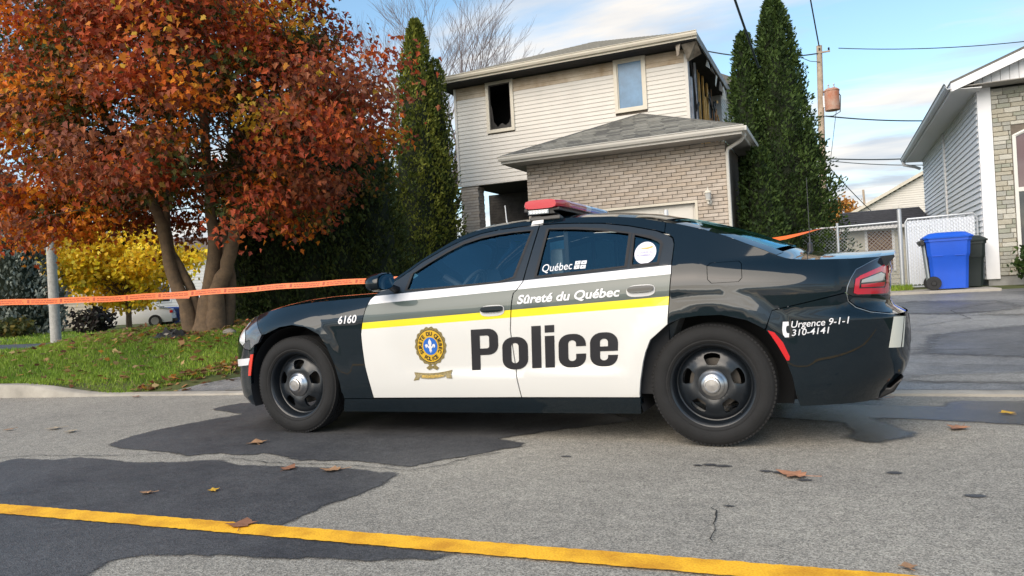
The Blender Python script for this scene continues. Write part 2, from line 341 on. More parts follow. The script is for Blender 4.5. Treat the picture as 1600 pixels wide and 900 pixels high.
PATCH_B=[(-5.059,3.86),(-5.177,4.17),(-5.174,4.535),(-5.075,4.924),(-4.988,5.153),(-5.561,5.339),(-5.592,5.555),(-5.534,5.751),(-5.123,5.901),(-4.201,6.086),(-2.923,5.989),(-1.829,5.763),(-1.306,5.234),(-1.844,4.76),(-2.071,4.517),(-1.86,4.428),(-1.827,4.283),(-1.957,4.155),(-2.044,4.003),(-2.167,3.883),(-2.279,3.675),(-2.391,3.669),(-2.722,3.735),(-3.142,3.677),(-3.48,3.812),(-3.636,3.73),(-3.81,3.756),(-4.028,3.645),(-4.267,3.718),(-4.811,3.749)]
WET=[(-.464,6.1),(.238,6.05),(.623,6.03),(.669,6.258),(1.393,6.301),(5,6.3),(5,5.3),(1.215,5.237),(.98,5.305),(.744,5.38),(.398,5.45),(.212,5.453),(.33,5.2),(.42,5.02),(.39,4.90),(.19,4.68),(.06,4.69),(-.05,4.83),(.013,4.985),(-.051,5.289),(-.38,5.39),(-.9,5.5),(-1.0,5.9)]
mPatchF=frayed(mPatch,'frayed_patch'); mWetF=frayed(mWet,'frayed_wet',120,1.)
soft_poly('asphalt_patch',PATCH_A,.004,mPatchF,.07)
soft_poly('asphalt_patch',PATCH_B,.0045,mPatchF,.09)
soft_poly('wet_gutter',WET,.005,mWetF,.09,.06)
for i,(x,y) in enumerate([(-.73,4.02),(-.667,4.045),(-.60,4.03),(-.376,3.963),(.208,4.037),(-.477,3.327),(-.19,3.83),(-.3,3.95),(-1.5,4.1),(.5,3.7)]):
    r=.02+.02*((i*37)%5)/5; soft_poly('damp_spot',[(x+r*1.9*math.cos(t),y+r*1.3*math.sin(t)) for t in lin(0,5.6,9)],.004,mPatchF,r*1.1,.02)
mCrack=M('crack_tar',(.012,.012,.012),.9)
def crack(pts,w,seed):
    r=random.Random(seed); P=[]
    for a,b in zip(pts,pts[1:]):
        n=max(2,int(math.hypot(b[0]-a[0],b[1]-a[1])/.04))
        for k in range(n): t=k/n; P.append((a[0]+(b[0]-a[0])*t+r.uniform(-.012,.012),a[1]+(b[1]-a[1])*t+r.uniform(-.012,.012)))
    P.append(pts[-1]); L=[];Rr=[]
    for i,p in enumerate(P):
        q=P[min(i+1,len(P)-1)]; s=P[max(i-1,0)]; d=Vector((q[0]-s[0],q[1]-s[1])).normalized(); k=w*r.uniform(.3,1)*(1 if 0<i<len(P)-1 else .1)
        L.append((p[0]-d.y*k,p[1]+d.x*k)); Rr.append((p[0]+d.y*k,p[1]-d.x*k))
    zf=lambda p:.0065 if p[1]<6.6 else ground(*p)+.008
    V=[(*p,zf(p)) for p in L]+[(*p,zf(p)) for p in Rr]; n=len(P)
    o=MB().add(V,[(i,i+1,n+i+1,n+i) for i in range(n-1)]).build('road_crack',mCrack); o['kind']='structure'
crack([(-2.28,3.601),(-2.139,3.762),(-2.044,4.003),(-1.9,4.15)],.006,1)
crack([(-.545,3.331),(-.511,3.155),(-.5,2.992),(-.472,2.85)],.004,2)
crack([(-7.5,3.1),(-5.478,3.376),(-5.244,3.495),(-4.868,3.539),(-4.428,3.633),(-4.267,3.718)],.006,3)
crack([(-3.67,3.69),(-3.3,3.62),(-2.72,3.66),(-2.28,3.62)],.005,4)
crack([(1.0,7.9),(1.8,7.8),(2.6,8.1)],.008,5)
# yellow centre line, worn along its edges
LN=[];LS=[]; rr=random.Random(5)
for i in range(900):
    x=-14+i*.025; c=2.468+(x+4.03)*.038; LN.append((x,c+.066+rr.uniform(-.005,.004))); LS.append((x,c-.066+rr.uniform(-.004,.005)))
V=[(*p,.0085) for p in LN]+[(*p,.0085) for p in LS]; n=len(LN)
o=MB().add(V,[(i,n+i,n+i+1,i+1) for i in range(n-1)]).build('yellow_line',mYellow); o['kind']='structure'
mPale=frayed(mApron,'frayed_pale',120,1.); mDarkD=frayed(asphalt('damp_driveway',(.15,.149,.15),(.5,.5,.52),.6,.2,.9),'frayed_dark_driveway',120,1.)
gz_=lambda h:(lambda x,y:ground(x,y)+h)
soft_poly('driveway_stain',[(.6,8.6),(1.6,8.2),(3.4,8.5),(5.2,8.9),(5.0,10.6),(3.2,11.2),(1.8,10.8),(.9,10.2)],gz_(.006),mDarkD,.35,.12)
soft_poly('driveway_stain',[(.2,12.6),(1.4,12.0),(2.6,12.4),(2.4,13.9),(1.2,14.4),(.4,13.8)],gz_(.006),mDarkD,.35,.12)
soft_poly('driveway_stain',[(1.5,11.9),(2.6,11.5),(4.2,11.9),(4.0,13.0),(2.7,13.3)],gz_(.009),mPale,.4,.12)
soft_poly('driveway_stain',[(.3,6.9),(1.5,6.8),(3.6,6.95),(3.4,7.5),(1.6,7.6),(.5,7.4)],gz_(.006),mPale,.25,.1)
crack([(-.2,9.1),(.9,8.9),(2.2,9.0),(3.9,8.8)],.007,6)
crack([(.9,10.9),(1.6,11.6),(1.5,12.6),(2.3,13.6)],.007,7)
# ------------------------------------------------------------------ police car
CX,CY=-3.752,5.38
def pch(xs,ys,x):
    # monotone cubic interpolation, clamped
    n=len(xs)
    if x<=xs[0]: return ys[0]
    if x>=xs[-1]: return ys[-1]
    i=0
    while x>xs[i+1]: i+=1
    d=[(ys[k+1]-ys[k])/(xs[k+1]-xs[k]) for k in range(n-1)]
    def m(k):
        if k==0: return d[0]
        if k==n-1: return d[-1]
        if d[k-1]*d[k]<=0: return 0.
        return 2*d[k-1]*d[k]/(d[k-1]+d[k])
    h=xs[i+1]-xs[i];t=(x-xs[i])/h
    return (ys[i]*(1+2*t)*(1-t)**2+m(i)*h*t*(1-t)**2+ys[i+1]*t*t*(3-2*t)+m(i+1)*h*t*t*(t-1))
BELT=([-1,-.78,-.6,-.36,-.17,0,.2,.5,.72,1.25,1.85,2.83,3.3,3.7,4.06],
      [.70,.79,.860,.913,.943,.962,.976,.985,.988,1.013,1.036,1.087,1.085,1.075,1.066])
def belt(X): return pch(BELT[0],BELT[1],X)
EF=([.10,.19,.26,.5,.7,.8,.9],[-.80,-.88,-.94,-.95,-.93,-.88,-.80])
ER=([.2,.29,.39,.49,.6,.73,.775,.80,.9,1.12],[3.97,4.03,4.11,4.14,4.145,4.14,4.075,4.06,4.065,4.075])
def sec(X,Z):
    b=belt(X)
    door=max(0.,min(1.,(X-.35)/.35))*max(0.,min(1.,(3.5-X)/.5))
    if Z<=b-.18:
        s=pch([.10,.17,.27,.40,.58,.74,.95],[.83,.865,.905,.928,.942,.947,.945],Z)
    else:
        s=.9465
        d=(Z-(b-.18))/.18
        if d<=1: s-=(.055*door+.10*(1-door))*d**2.2
    if Z>b:
        s=.9465-(.055*door+.10*(1-door))
        sl=.50+.2*door
        h=Z-b
        s-=sl*h+.12*h*h
    # waist pinch on the doors
    return s
def ends(X,Z,s):
    if X<0:
        e=-pch(EF[0],EF[1],Z);u=min(.9999,-X/e);return s*(1-u**2.6)**(1/2.6)
    if X>3.1:
        e=pch(ER[0],ER[1],Z)-3.1;u=min(.9999,(X-3.1)/e);p=3.6;return s*(1-u**p)**(1/p)
    return s
def scallop(X,Z):
    # recessed lower door field with a lip along its bottom and front
    a=sm((X-(.80+.25*max(0,.62-Z)))/.16)*sm((2.60-X)/.25)
    zb=.40+.02*(X-.8)
    v=sm((Z-zb)/.045)*sm((.86-Z)/.40)
    return -.020*a*v-.04*sm((X-3.74)/.1)*sm((Z-.735)/.09)
def flare(X,Z):
    o=0
    for c,r in ((0.,.44),(3.05,.47)):
        d=math.hypot(X-c,Z-.36)
        if Z>.3 and d<r+.12:
            t=max(0,min(1,(r+.12-d)/.12));o+=.014*t*t*(3-2*t)
    return o
def side(X,Z):
    return ends(X,Z,sec(X,Z)+scallop(X,Z)+flare(X,Z))

def nrm(fn,X,Z):
    e=.004; wx=(fn(X+e,Z)-fn(X-e,Z))/(2*e); wz=(fn(X,Z+e)-fn(X,Z-e))/(2*e)
    return Vector((-wx,-1,-wz)).normalized()
FINE=[3.86,3.9,3.93,3.955,3.975,3.99,4.005,4.02,4.035,4.05,4.065,4.08,4.09,4.1,-.55,-.6,-.64,-.68]
def drape(name,loops,mat,parent,off=0.,g=.05,ret=0.,fn=None,far=False,step=None):
    """a panel cut to the given outlines (X along the car, Z up) and laid on the body side"""
    fn=fn or side; C2,T=cdt([list(map(tuple,L)) for L in loops],g,step,FINE)
    s=1 if far else -1; V=[];N=[]
    for X,Z in C2:
        w=fn(X,Z)+off; n=nrm(fn,X,Z); V.append((X,s*w,Z)); N.append((n.x,n.y*-s,n.z))
    F=[]
    for a,b,c in T:
        p,q,r=C2[a],C2[b],C2[c]; cw=(q[0]-p[0])*(r[1]-p[1])-(q[1]-p[1])*(r[0]-p[0])
        f=(a,b,c) if cw>0 else (a,c,b)       # x right, z up, seen from -y: counter-clockwise faces the viewer
        F.append(f if not far else f[::-1])
    if ret:
        cnt={}
        for f in F:
            for a,b in zip(f,f[1:]+f[:1]): cnt[(a,b)]=1
        for (a,b) in list(cnt):
            if (b,a) in cnt: continue
            pa,pb=C2[a],C2[b]; d=Vector((pb[0]-pa[0],pb[1]-pa[1])).normalized(); o=(d.y,-d.x) if not far else (-d.y,d.x)
            k=len(V)
            for i in (b,a): V.append(V[i]); N.append((o[0],0,o[1]))
            for i in (a,b): V.append((V[i][0],V[i][1]-s*ret,V[i][2])); N.append((o[0],0,o[1]))
            F.append((k,k+1,k+2,k+3))
    me=bpy.data.meshes.new(name); me.from_pydata([tuple(v) for v in V],[],F); me.materials.append(mat)
    me.polygons.foreach_set('use_smooth',[True]*len(F)); me.normals_split_custom_set_from_vertices([tuple(n) for n in N])
    return link(name,me,parent)
# paints and trims
def paint(name,col,rough=.35,coat=1.,dirt=.0,spec=.4):
    m,t,b=nodes(name); b.inputs['Base Color'].default_value=(*col,1); b.inputs['Roughness'].default_value=rough; b.inputs['Coat Weight'].default_value=coat; b.inputs['Coat Roughness'].default_value=.03; b.inputs['Coat IOR'].default_value=1.5; b.inputs['Specular IOR Level'].default_value=spec
    co=t.nodes.new('ShaderNodeTexCoord')
    n=t.nodes.new('ShaderNodeTexNoise'); n.inputs['Scale'].default_value=2.2; n.inputs['Detail'].default_value=8; t.links.new(co.outputs['Object'],n.inputs['Vector'])
    sx=t.nodes.new('ShaderNodeSeparateXYZ'); t.links.new(co.outputs['Object'],sx.inputs[0])
    # road dust settles on the lower flanks
    lo=t.nodes.new('ShaderNodeMapRange'); lo.inputs[1].default_value=.15; lo.inputs[2].default_value=.75; lo.inputs[3].default_value=1; lo.inputs[4].default_value=0; t.links.new(sx.outputs[2],lo.inputs[0])
    mu=t.nodes.new('ShaderNodeMath'); mu.operation='MULTIPLY'; t.links.new(lo.outputs[0],mu.inputs[0]); t.links.new(n.outputs[0],mu.inputs[1])
    m2=t.nodes.new('ShaderNodeMath'); m2.operation='MULTIPLY'; m2.inputs[1].default_value=dirt; t.links.new(mu.outputs[0],m2.inputs[0])
    # fine scuffs
    w=t.nodes.new('ShaderNodeTexNoise'); w.inputs['Scale'].default_value=9; w.inputs['Detail'].default_value=10; w.inputs['Roughness'].default_value=.8
    mp=t.nodes.new('ShaderNodeMapping'); mp.inputs['Rotation'].default_value=(0,R(-52),0); mp.inputs['Scale'].default_value=(.35,1,6); t.links.new(co.outputs['Object'],mp.inputs[0]); t.links.new(mp.outputs[0],w.inputs['Vector'])
    sr=t.nodes.new('ShaderNodeValToRGB'); sr.color_ramp.elements[0].position=.66; sr.color_ramp.elements[1].position=.74; t.links.new(w.outputs[0],sr.inputs[0])
    m3=t.nodes.new('ShaderNodeMath'); m3.operation='MULTIPLY'; t.links.new(sr.outputs[0],m3.inputs[0]); t.links.new(m2.outputs[0],m3.inputs[1])
    ad=t.nodes.new('ShaderNodeMath'); ad.operation='ADD'; ad.use_clamp=True; t.links.new(m2.outputs[0],ad.inputs[0]); t.links.new(m3.outputs[0],ad.inputs[1])
    mx=t.nodes.new('ShaderNodeMix'); mx.data_type='RGBA'; mx.inputs[6].default_value=(*col,1); mx.inputs[7].default_value=(.13,.12,.105,1); t.links.new(ad.outputs[0],mx.inputs[0]); t.links.new(mx.outputs[2],b.inputs['Base Color'])
    iv=t.nodes.new('ShaderNodeMath'); iv.operation='MULTIPLY_ADD'; iv.inputs[1].default_value=-1.6; iv.inputs[2].default_value=coat; iv.use_clamp=True; t.links.new(m2.outputs[0],iv.inputs[0]); t.links.new(iv.outputs[0],b.inputs['Coat Weight'])
    return m,t,b,mx,sx
pBlack=paint('police_black',(.0028,.0085,.0135),.5,1.,.06,0.)[0]
def livery():
    m,t,b,mx,sx=paint('police_livery',(.66,.655,.63),.4,.7,.10)
    def line(a,x0,sl):
        k=t.nodes.new('ShaderNodeMath'); k.operation='MULTIPLY_ADD'; k.inputs[1].default_value=-sl; k.inputs[2].default_value=-(a-sl*x0); t.links.new(sx.outputs[0],k.inputs[0])
        d=t.nodes.new('ShaderNodeMath'); d.operation='ADD'; t.links.new(k.outputs[0],d.inputs[0]); t.links.new(sx.outputs[2],d.inputs[1])
        g=t.nodes.new('ShaderNodeMath'); g.operation='GREATER_THAN'; g.inputs[1].default_value=0; t.links.new(d.outputs[0],g.inputs[0]); return g.outputs[0]
    src=mx.outputs[2]
    for col,(a,x0,sl) in (((.80,.66,.012),(.766,.645,.0372)),((.060,.082,.074),(.812,.652,.040)),((.68,.68,.70),(.939,.685,.0426)),((.0028,.0085,.0135),(.997,.753,.0418))):
        q=t.nodes.new('ShaderNodeMix'); q.data_type='RGBA'; q.inputs[7].default_value=(*col,1); t.links.new(line(a,x0,sl),q.inputs[0]); t.links.new(src,q.inputs[6]); src=q.outputs[2]
    t.links.new(src,b.inputs['Base Color']); return m
pDoor=livery()
mTrim=M('black_trim',(.010,.010,.011),.42,spec=.5); mRubber=M('black_rubber',(.016,.016,.017),.75,var=.2,scale=20); mTyre=M('tyre_rubber',(.009,.009,.0095),.85,var=.35,scale=7,bump=.15,bscale=120)
mSteel=M('black_steel_wheel',(.006,.009,.013),.40,coat=.25); mChrome=M('hub_cap_steel',(.55,.54,.53),.30,metal=1.,var=.12,scale=30); mDark=M('dark_interior',(.022,.023,.026),.8); mSeat=M('grey_seat_fabric',(.34,.36,.37),.85,var=.15,scale=60)
mWhite=M('white_vinyl',(.70,.70,.72),.4); mInk=M('black_vinyl',(.012,.012,.016),.45); mRed=M('red_reflector',(.55,.008,.012),.15,coat=1.); mGlassCar=glassmat('tinted_car_glass',(.80,.93,.98),2.1,gloss_tint=(.34,.78,1.)); mGlassRear=glassmat('rear_car_glass',(.78,.92,.96),2.0,gloss_tint=(.36,.80,1.))  # blue of the reflected sky is put into the gloss colour of both glasses
mAmber=M('amber_red_reflector',(.75,.035,.012),.2,coat=1.); mRing=M('tail_lamp_red',(.48,.010,.030),.12,coat=1.,emit=.03); mLens=M('pale_lamp_lens',(.42,.42,.40),.12,coat=1.,metal=.35); mLampDark=M('lamp_housing',(.012,.010,.012),.12,coat=1.)
car=thing('police_car','black and white police sedan with yellow stripe parked at the kerb','police car',(CX,CY,0))
CREST=([-1,-.78,-.6,-.36,-.17,0,.2,.5,.72,.80,.953,1.034,1.144,1.234,1.312,1.40,1.50,1.62,1.75,1.92,2.17,2.42,2.62,2.79,2.87,3.03,3.17,3.29,3.37,3.42,3.50,3.6,3.82,4.08],
       [.70,.79,.860,.913,.943,.962,.976,.985,.990,1.080,1.18,1.238,1.301,1.352,1.388,1.415,1.434,1.446,1.453,1.456,1.450,1.432,1.402,1.356,1.337,1.288,1.233,1.176,1.140,1.113,1.080,1.068,1.060,1.066])
def crest(X): return float(np.interp(X,CREST[0],CREST[1]))
def crest_line(a,b,n): return [(x,crest(x)) for x in lin(a,b,n)]
F_LINE=[(.80,1.048),(.88,1.102),(.967,1.159),(1.041,1.216),(1.214,1.307),(1.339,1.358),(1.47,1.393),(1.603,1.409),(1.779,1.416),(1.905,1.416)]
R_LINE=[(1.927,1.416),(2.05,1.413),(2.179,1.404),(2.367,1.386),(2.551,1.352),(2.728,1.306),(2.808,1.272),(2.838,1.250),(2.851,1.212)]
F_GLASS=[(.985,1.026),(.994,1.140),(1.104,1.208),(1.226,1.276),(1.348,1.334),(1.48,1.365),(1.613,1.379),(1.722,1.385),(1.862,1.385),(1.806,1.072),(1.707,1.046),(1.243,1.030)]
R_GLASS=[(1.980,1.385),(2.186,1.370),(2.373,1.345),(2.564,1.305),(2.563,1.096),(2.243,1.076),(1.965,1.067)]
Q_GLASS=[(2.592,1.297),(2.704,1.266),(2.760,1.238),(2.774,1.218),(2.763,1.104),(2.600,1.097)]
F_DOOR=[(.689,.275),(.680,.347),(.652,.505),(.643,.632),(.640,.733),(.657,.82),(.680,.912),(.703,.973),(.730,.998)]+F_LINE+[(1.875,1.037),(1.84,.985),(1.819,.966),(1.811,.917),(1.805,.862),(1.790,.731),(1.793,.655),(1.804,.466),(1.829,.288)]
R_DOOR=[(1.837,.288),(1.812,.466),(1.801,.655),(1.798,.731),(1.813,.862),(1.819,.917),(1.827,.966),(1.848,.985),(1.884,1.037)]+[(1.914,1.416)]+R_LINE+[(2.846,1.093),(2.847,1.035),(2.818,.735),(2.770,.695),(2.709,.645),(2.675,.57),(2.656,.508),(2.632,.40),(2.615,.293)]
GL=lambda d:(lambda X,Z:side(X,Z)-d)
for far in (False,True):
    sfx={} ; s=1 if far else -1
    fen=[(-.43,crest(-.43)),(-.264,.751),(-.222,.757),(-.079,.805),(.039,.818),(.16,.798),(.276,.743),(.34,.653),(.397,.522),(.428,.374),(.43,.268),(.684,.271),(.674,.347),(.646,.505),(.637,.632),(.634,.733),(.651,.82),(.674,.912),(.697,.973),(.712,.990)]+crest_line(.70,-.40,14)
    drape('front_fender',[fen],pBlack,car,ret=.03,far=far)
    d=drape('door',[F_DOOR,F_GLASS],pDoor,car,ret=.03,far=far); gl=drape('window',[F_GLASS],mGlassCar,d,fn=GL(.012),far=far,g=.08)
    d2=drape('door',[R_DOOR,R_GLASS,Q_GLASS],pDoor,car,ret=.03,far=far); gl2=drape('window',[R_GLASS],mGlassRear,d2,fn=GL(.012),far=far,g=.08); drape('quarter_window',[Q_GLASS],mGlassRear,d2,fn=GL(.012),far=far,g=.08)
    if not far: NEAR=(d,d2,gl2)
    # black rubber round the glass
    def ring(L,a,k=.012):
        c=np.mean(L,0); return [tuple(np.array(p)+(np.array(p)-c)/np.linalg.norm(np.array(p)-c)*k*a) for p in L]
    for dd,L in ((d,F_GLASS),(d2,R_GLASS),(d2,Q_GLASS)): drape('window_seal',[ring(L,1.1),ring(L,-.6)],mRubber,dd,off=.002,far=far,g=.06)
    rail=[(.735,1.004)]+[(x,z+.007) for x,z in F_LINE]+[(x,z+.007) for x,z in R_LINE[:-3]]+[(2.785,1.293)]+crest_line(2.785,.735,40)
    drape('roof_rail',[rail],pBlack,car,ret=.01,far=far,g=.04)
    fuel=[(3.075,1.083),(3.235,1.085),(3.252,1.068),(3.256,.985),(3.236,.964),(3.082,.962),(3.060,.985),(3.055,1.065)]
    quarter=[(2.824,.737),(2.853,1.035),(2.852,1.093),(2.858,1.214),(2.845,1.255),(2.814,1.278),(2.79,1.291),(2.79,crest(2.79))]+crest_line(2.80,4.0,30)+[(3.937,1.041),(3.851,.998),(3.821,.951),(3.801,.904),(3.795,.875),(3.59,.832),(3.407,.795),(3.366,.69),(3.27,.745),(3.131,.779),(3.0,.779),(2.9,.768)]
    drape('rear_quarter',[quarter,fuel],pBlack,car,ret=.03,far=far,g=.04)
    c=np.mean(fuel,0); drape('fuel_door' if not far else 'quarter_plug',[[tuple(c+(np.array(p)-c)*.965) for p in fuel]],pBlack,car,ret=.02,far=far)
    rz=list(lin(.70,.40,8)); rb=[(3.407,.790),(3.59,.827),(3.795,.869),(3.801,.825),(3.838,.787),(3.912,.757),(4.03,.735),(4.08,.72)]+[(pch(ER[0],ER[1],z)-.035,z) for z in rz]+[(4.05,.34),(3.99,.275),(3.912,.25),(3.836,.249),(3.699,.249),(3.527,.245),(3.512,.30),(3.497,.417),(3.458,.548),(3.41,.636),(3.372,.682)]
    bmp=drape('rear_bumper',[rb],pBlack,car,ret=.03,far=far,g=.045)
    drape('bumper_shelf',[[(3.802,.860),(3.826,.848),(4.028,.838),(4.03,.742),(3.912,.764),(3.842,.794),(3.808,.828)]],pBlack,bmp,far=far,g=.03)
    hous=[(4.028,1.062),(4.0,1.062),(3.937,1.037),(3.853,.994),(3.824,.949),(3.805,.904),(3.800,.866),(3.826,.851),(4.028,.841)]
    tl=drape('tail_light',[hous],mLampDark,car,ret=.02,far=far,g=.03)
    drape('light_ring',[[(3.833,.867),(3.847,.944),(3.874,.962),(4.005,1.015),(4.028,1.018),(4.028,.86),(4.011,.850),(3.85,.858)],[(3.862,.890),(3.870,.940),(3.985,.978),(4.012,.964),(4.012,.909),(4.000,.884)]],mRing,tl,off=.004,far=far,g=.03)
    drape('reverse_lens',[[(3.875,.921),(3.880,.937),(3.985,.972),(4.004,.960),(4.004,.927)]],mLens,tl,off=.004,far=far,g=.03)
    drape('signal_lens',[[(3.873,.896),(3.875,.912),(4.004,.917),(3.998,.892)]],mRing,tl,off=.004,far=far,g=.03)
    cl=[(4.0,1.064),(3.937,1.039),(3.852,.996),(3.8225,.950),(3.803,.904),(3.796,.866),(3.803,.822),(3.84,.786),(3.912,.757),(4.02,.737)]
    b=MB().tube([(X,s*(side(X,Z)+.002),Z) for X,Z in cl],.0022,6); link('chrome_edge',b.mesh('chrome_edge',mChrome,smooth=True),tl)
    sill=[(.395,.166),(1.5,.175),(2.609,.186),(2.621,.288),(1.83,.281),(.684,.266),(.436,.262)]
    drape('sill',[sill],pBlack,car,off=.004,ret=.08,far=far)
    hl=[(-.435,crest(-.435)-.004),(-.270,.750),(-.31,.69),(-.36,.676),(-.425,.634),(-.508,.640),(-.61,.68),(-.675,.745),(-.67,.80)]+[(-.64,.835),(-.56,.868)]
    h=drape('headlight',[hl],M('headlight_glass',(.10,.11,.13),.06,coat=1.,metal=.6),car,ret=.03,far=far,g=.03)
    hl2=[(-.50,.74),(-.50,.69),(-.545,.668),(-.61,.69),(-.645,.745),(-.62,.79),(-.545,.79)]
    drape('headlight_lens',[hl2],M('headlight_lens',(.70,.72,.74),.08,coat=1.,metal=.2),h,off=.004,far=far,g=.03)
    fb=[(-.365,.668),(-.425,.628),(-.508,.634),(-.61,.673),(-.68,.74),(-.73,.77)]+[(-.745,z) for z in lin(.7,.3,7)]+[(-.72,.21),(-.64,.185),(-.54,.188),(-.455,.194),(-.452,.36),(-.435,.47),(-.405,.56),(-.37,.62)]
    fbo=drape('front_bumper',[fb],pBlack,car,ret=.03,far=far,g=.04)
    drape('front_marker',[[(-.415,.600),(-.372,.603),(-.435,.435),(-.478,.432)]],mAmber,car,off=.006,ret=.008,far=far,g=.02)
    drape('bumper_stripe',[[(-.74,.545),(-.43,.572),(-.462,.516),(-.74,.489)]],mWhite,fbo,off=.003,far=far,g=.03)
    drape('rear_marker',[[(3.380,.683),(3.415,.670),(3.458,.612),(3.489,.532),(3.485,.511),(3.472,.510),(3.428,.599)]],mRed,car,off=.006,ret=.008,far=far,g=.02)
    # wheel housings
    for cxw,rw,nm in ((0,.452,'f'),(3.05,.452,'r')):
        pr=[];n=25
        for k in range(n):
            a=math.pi*(-.12+1.24*k/(n-1)); pr.append((cxw+rw*math.cos(a),.36+rw*math.sin(a)*(.98)))
        b=MB(); V=[(x,s*.885,z) for x,z in pr]+[(x,s*.50,z) for x,z in pr]; F=[(i,i+1,n+i+1,n+i) for i in range(n-1)]+[tuple(range(n,2*n))]
        b.add(V,F); link('wheel_housing',b.mesh('wheel_housing',mDark,smooth=R(60)),car)
    # mirror
    b=MB(); P=[]; nu,nvv=18,12
    for j in range(nvv+1):
        ph=math.pi*j/nvv
        for i in range(nu):
            th=2*math.pi*i/nu; sg=lambda v,e:math.copysign(abs(v)**e,v)
            x=sg(math.sin(ph),.8)*sg(math.cos(th),.75); y=sg(math.sin(ph),.8)*sg(math.sin(th),.75); z=sg(math.cos(ph),.8)
            x=min(x,.42); P.append((.885+.105*x,s*(1.035+.115*y+.02*x),1.092+.062*z-.012*y))
    F=[(j*nu+i,j*nu+(i+1)%nu,(j+1)*nu+(i+1)%nu,(j+1)*nu+i) for j in range(nvv) for i in range(nu)]
    b.add(P,F); mi=link('door_mirror',b.mesh('door_mirror',pBlack,smooth=R(45)),car)
    b=MB(); n=20; V=[(.9315,s*(1.035+.098*math.copysign(abs(math.cos(t))**.75,math.cos(t))),1.092+.050*math.copysign(abs(math.sin(t))**.8,math.sin(t))-.01*math.cos(t)) for t in lin(0,2*math.pi*(1-1/n),n)]
    b.add(V,[tuple(range(n))]); link('mirror_glass',b.mesh('mirror_glass',M('mirror_silver',(.6,.65,.68),.03,metal=1.)),mi)
    b=MB().tube([(.90,s*.86,1.03),(.895,s*.95,1.06)],[.03,.022],8); link('mirror_arm',b.mesh('mirror_arm',mTrim,smooth=True),mi)
    # handles
    for (hx,hz),dd in (((1.674,.863),d),((2.666,.945),d2)):
        t=.04; el=[(hx+.088*math.copysign(abs(math.cos(q))**.6,math.cos(q)),hz-.004+.036*math.copysign(abs(math.sin(q))**.75,math.sin(q))+.04*.088*math.cos(q)) for q in lin(0,2*math.pi*.96,24)]
        cup=drape('handle_cup',[el],M('handle_cup_white',(.6,.6,.6),.4) ,dd,off=.0025,far=far,g=.03)
        el2=[(hx+.080*math.copysign(abs(math.cos(q))**.5,math.cos(q)),hz+.007+.020*math.copysign(abs(math.sin(q))**.7,math.sin(q))+.04*.08*math.cos(q)) for q in lin(0,2*math.pi*.96,24)]
        drape('handle',[el2],pBlack,dd,off=.018,ret=.016,far=far,g=.03)
# ends of the car
def cap(name,zs,e_fn,p,x0,sgn,lim,mat,parent=car,vmax=1.,off=0.):
    V=[];F=[];n=25
    for Z in zs:
        E=e_fn(Z); s0=sec(x0,Z); wl_=side(lim(Z),Z)
        for v in lin(-vmax,vmax,n):
            w=abs(v)*wl_; u=(1-min(.9999,w/s0)**p)**(1/p); V.append((x0+sgn*((E-x0)*sgn*u+off),v*wl_,Z))
    for j in range(len(zs)-1):
        for i in range(n-1): F.append((j*n+i,j*n+i+1,(j+1)*n+i+1,(j+1)*n+i))
    b=MB().add(V,F); return link(name,b.mesh(name,mat,smooth=R(60)),parent)
cap('front_fascia',lin(.2,.80,14),lambda z:pch(EF[0],EF[1],z),2.6,0.,-1,lambda z:-.742,pBlack)
g_=cap('grille',lin(.46,.68,6),lambda z:pch(EF[0],EF[1],z),2.6,0.,-1,lambda z:-.80,mDark,off=.006)
cap('rear_fascia',lin(.26,.735,14),lambda z:pch(ER[0],ER[1],z),3.6,3.1,1,lambda z:pch(ER[0],ER[1],z)-.036,pBlack)
cap('tail_panel',lin(.735,1.062,10),lambda z:pch(ER[0],ER[1],z)-.01,3.6,3.1,1,lambda z:4.026,mLampDark)
cap('tail_light_strip',lin(.965,1.01,3),lambda z:pch(ER[0],ER[1],z)-.01,3.6,3.1,1,lambda z:4.026,mRing,off=.006)
b=MB().box((4.146,0,.62),(.010,.30,.15)); link('number_plate',b.mesh('number_plate',mWhite,bevel=.003),car)
b=MB().prism([(3.72,.30),(4.0,.31),(4.055,.36),(4.075,.375),(4.02,.285),(3.95,.248),(3.74,.255)],-.60,.60,'y'); link('rear_diffuser',b.mesh('rear_diffuser',mTrim,bevel=.01),car)
# hood, glass, roof and deck between the two crests
def spine(name,st,mat,v1=1.,nv=17,parent=car,dz=0.,pw=2.2):
    V=[];F=[]
    for X,bx,bz in st:
        Z=crest(X); w=side(X,Z)
        for v in lin(-v1,v1,nv):
            q=1-abs(v)**pw; V.append((X+bx*(1-v*v),v*w,Z+bz*q+dz))
    n=nv
    for j in range(len(st)-1):
        for i in range(n-1): F.append((j*n+i,j*n+i+1,(j+1)*n+i+1,(j+1)*n+i))
    b=MB().add(V,F); me=b.mesh(name,mat,smooth=R(70)); return link(name,me,parent)
def stn(a,b,n,bx,bz): return [(x,float(np.interp(x,*bx)),float(np.interp(x,*bz))) for x in lin(a,b,n)]
BX=([-.62,.72,1.42,2.5,2.82,3.40,3.5,4.03],[-.24,-.25,-.09,.03,.08,.12,.10,.04]); BZ=([-.62,0,.72,1.0,1.42,2.2,2.6,2.82,3.1,3.40,3.5,4.03],[.03,.045,.035,.05,.06,.058,.055,.05,.045,.05,.055,.045])
spine('hood',stn(-.60,.715,28,BX,BZ),pBlack); spine('windshield',stn(.74,1.40,20,BX,BZ),mGlassCar,.965,dz=-.004)
spine('roof',stn(1.40,2.76,28,BX,BZ),pBlack); spine('rear_window',stn(2.79,3.39,18,BX,BZ),mGlassRear,.84)
spine('trunk_lid',stn(3.43,4.035,22,BX,BZ),pBlack)
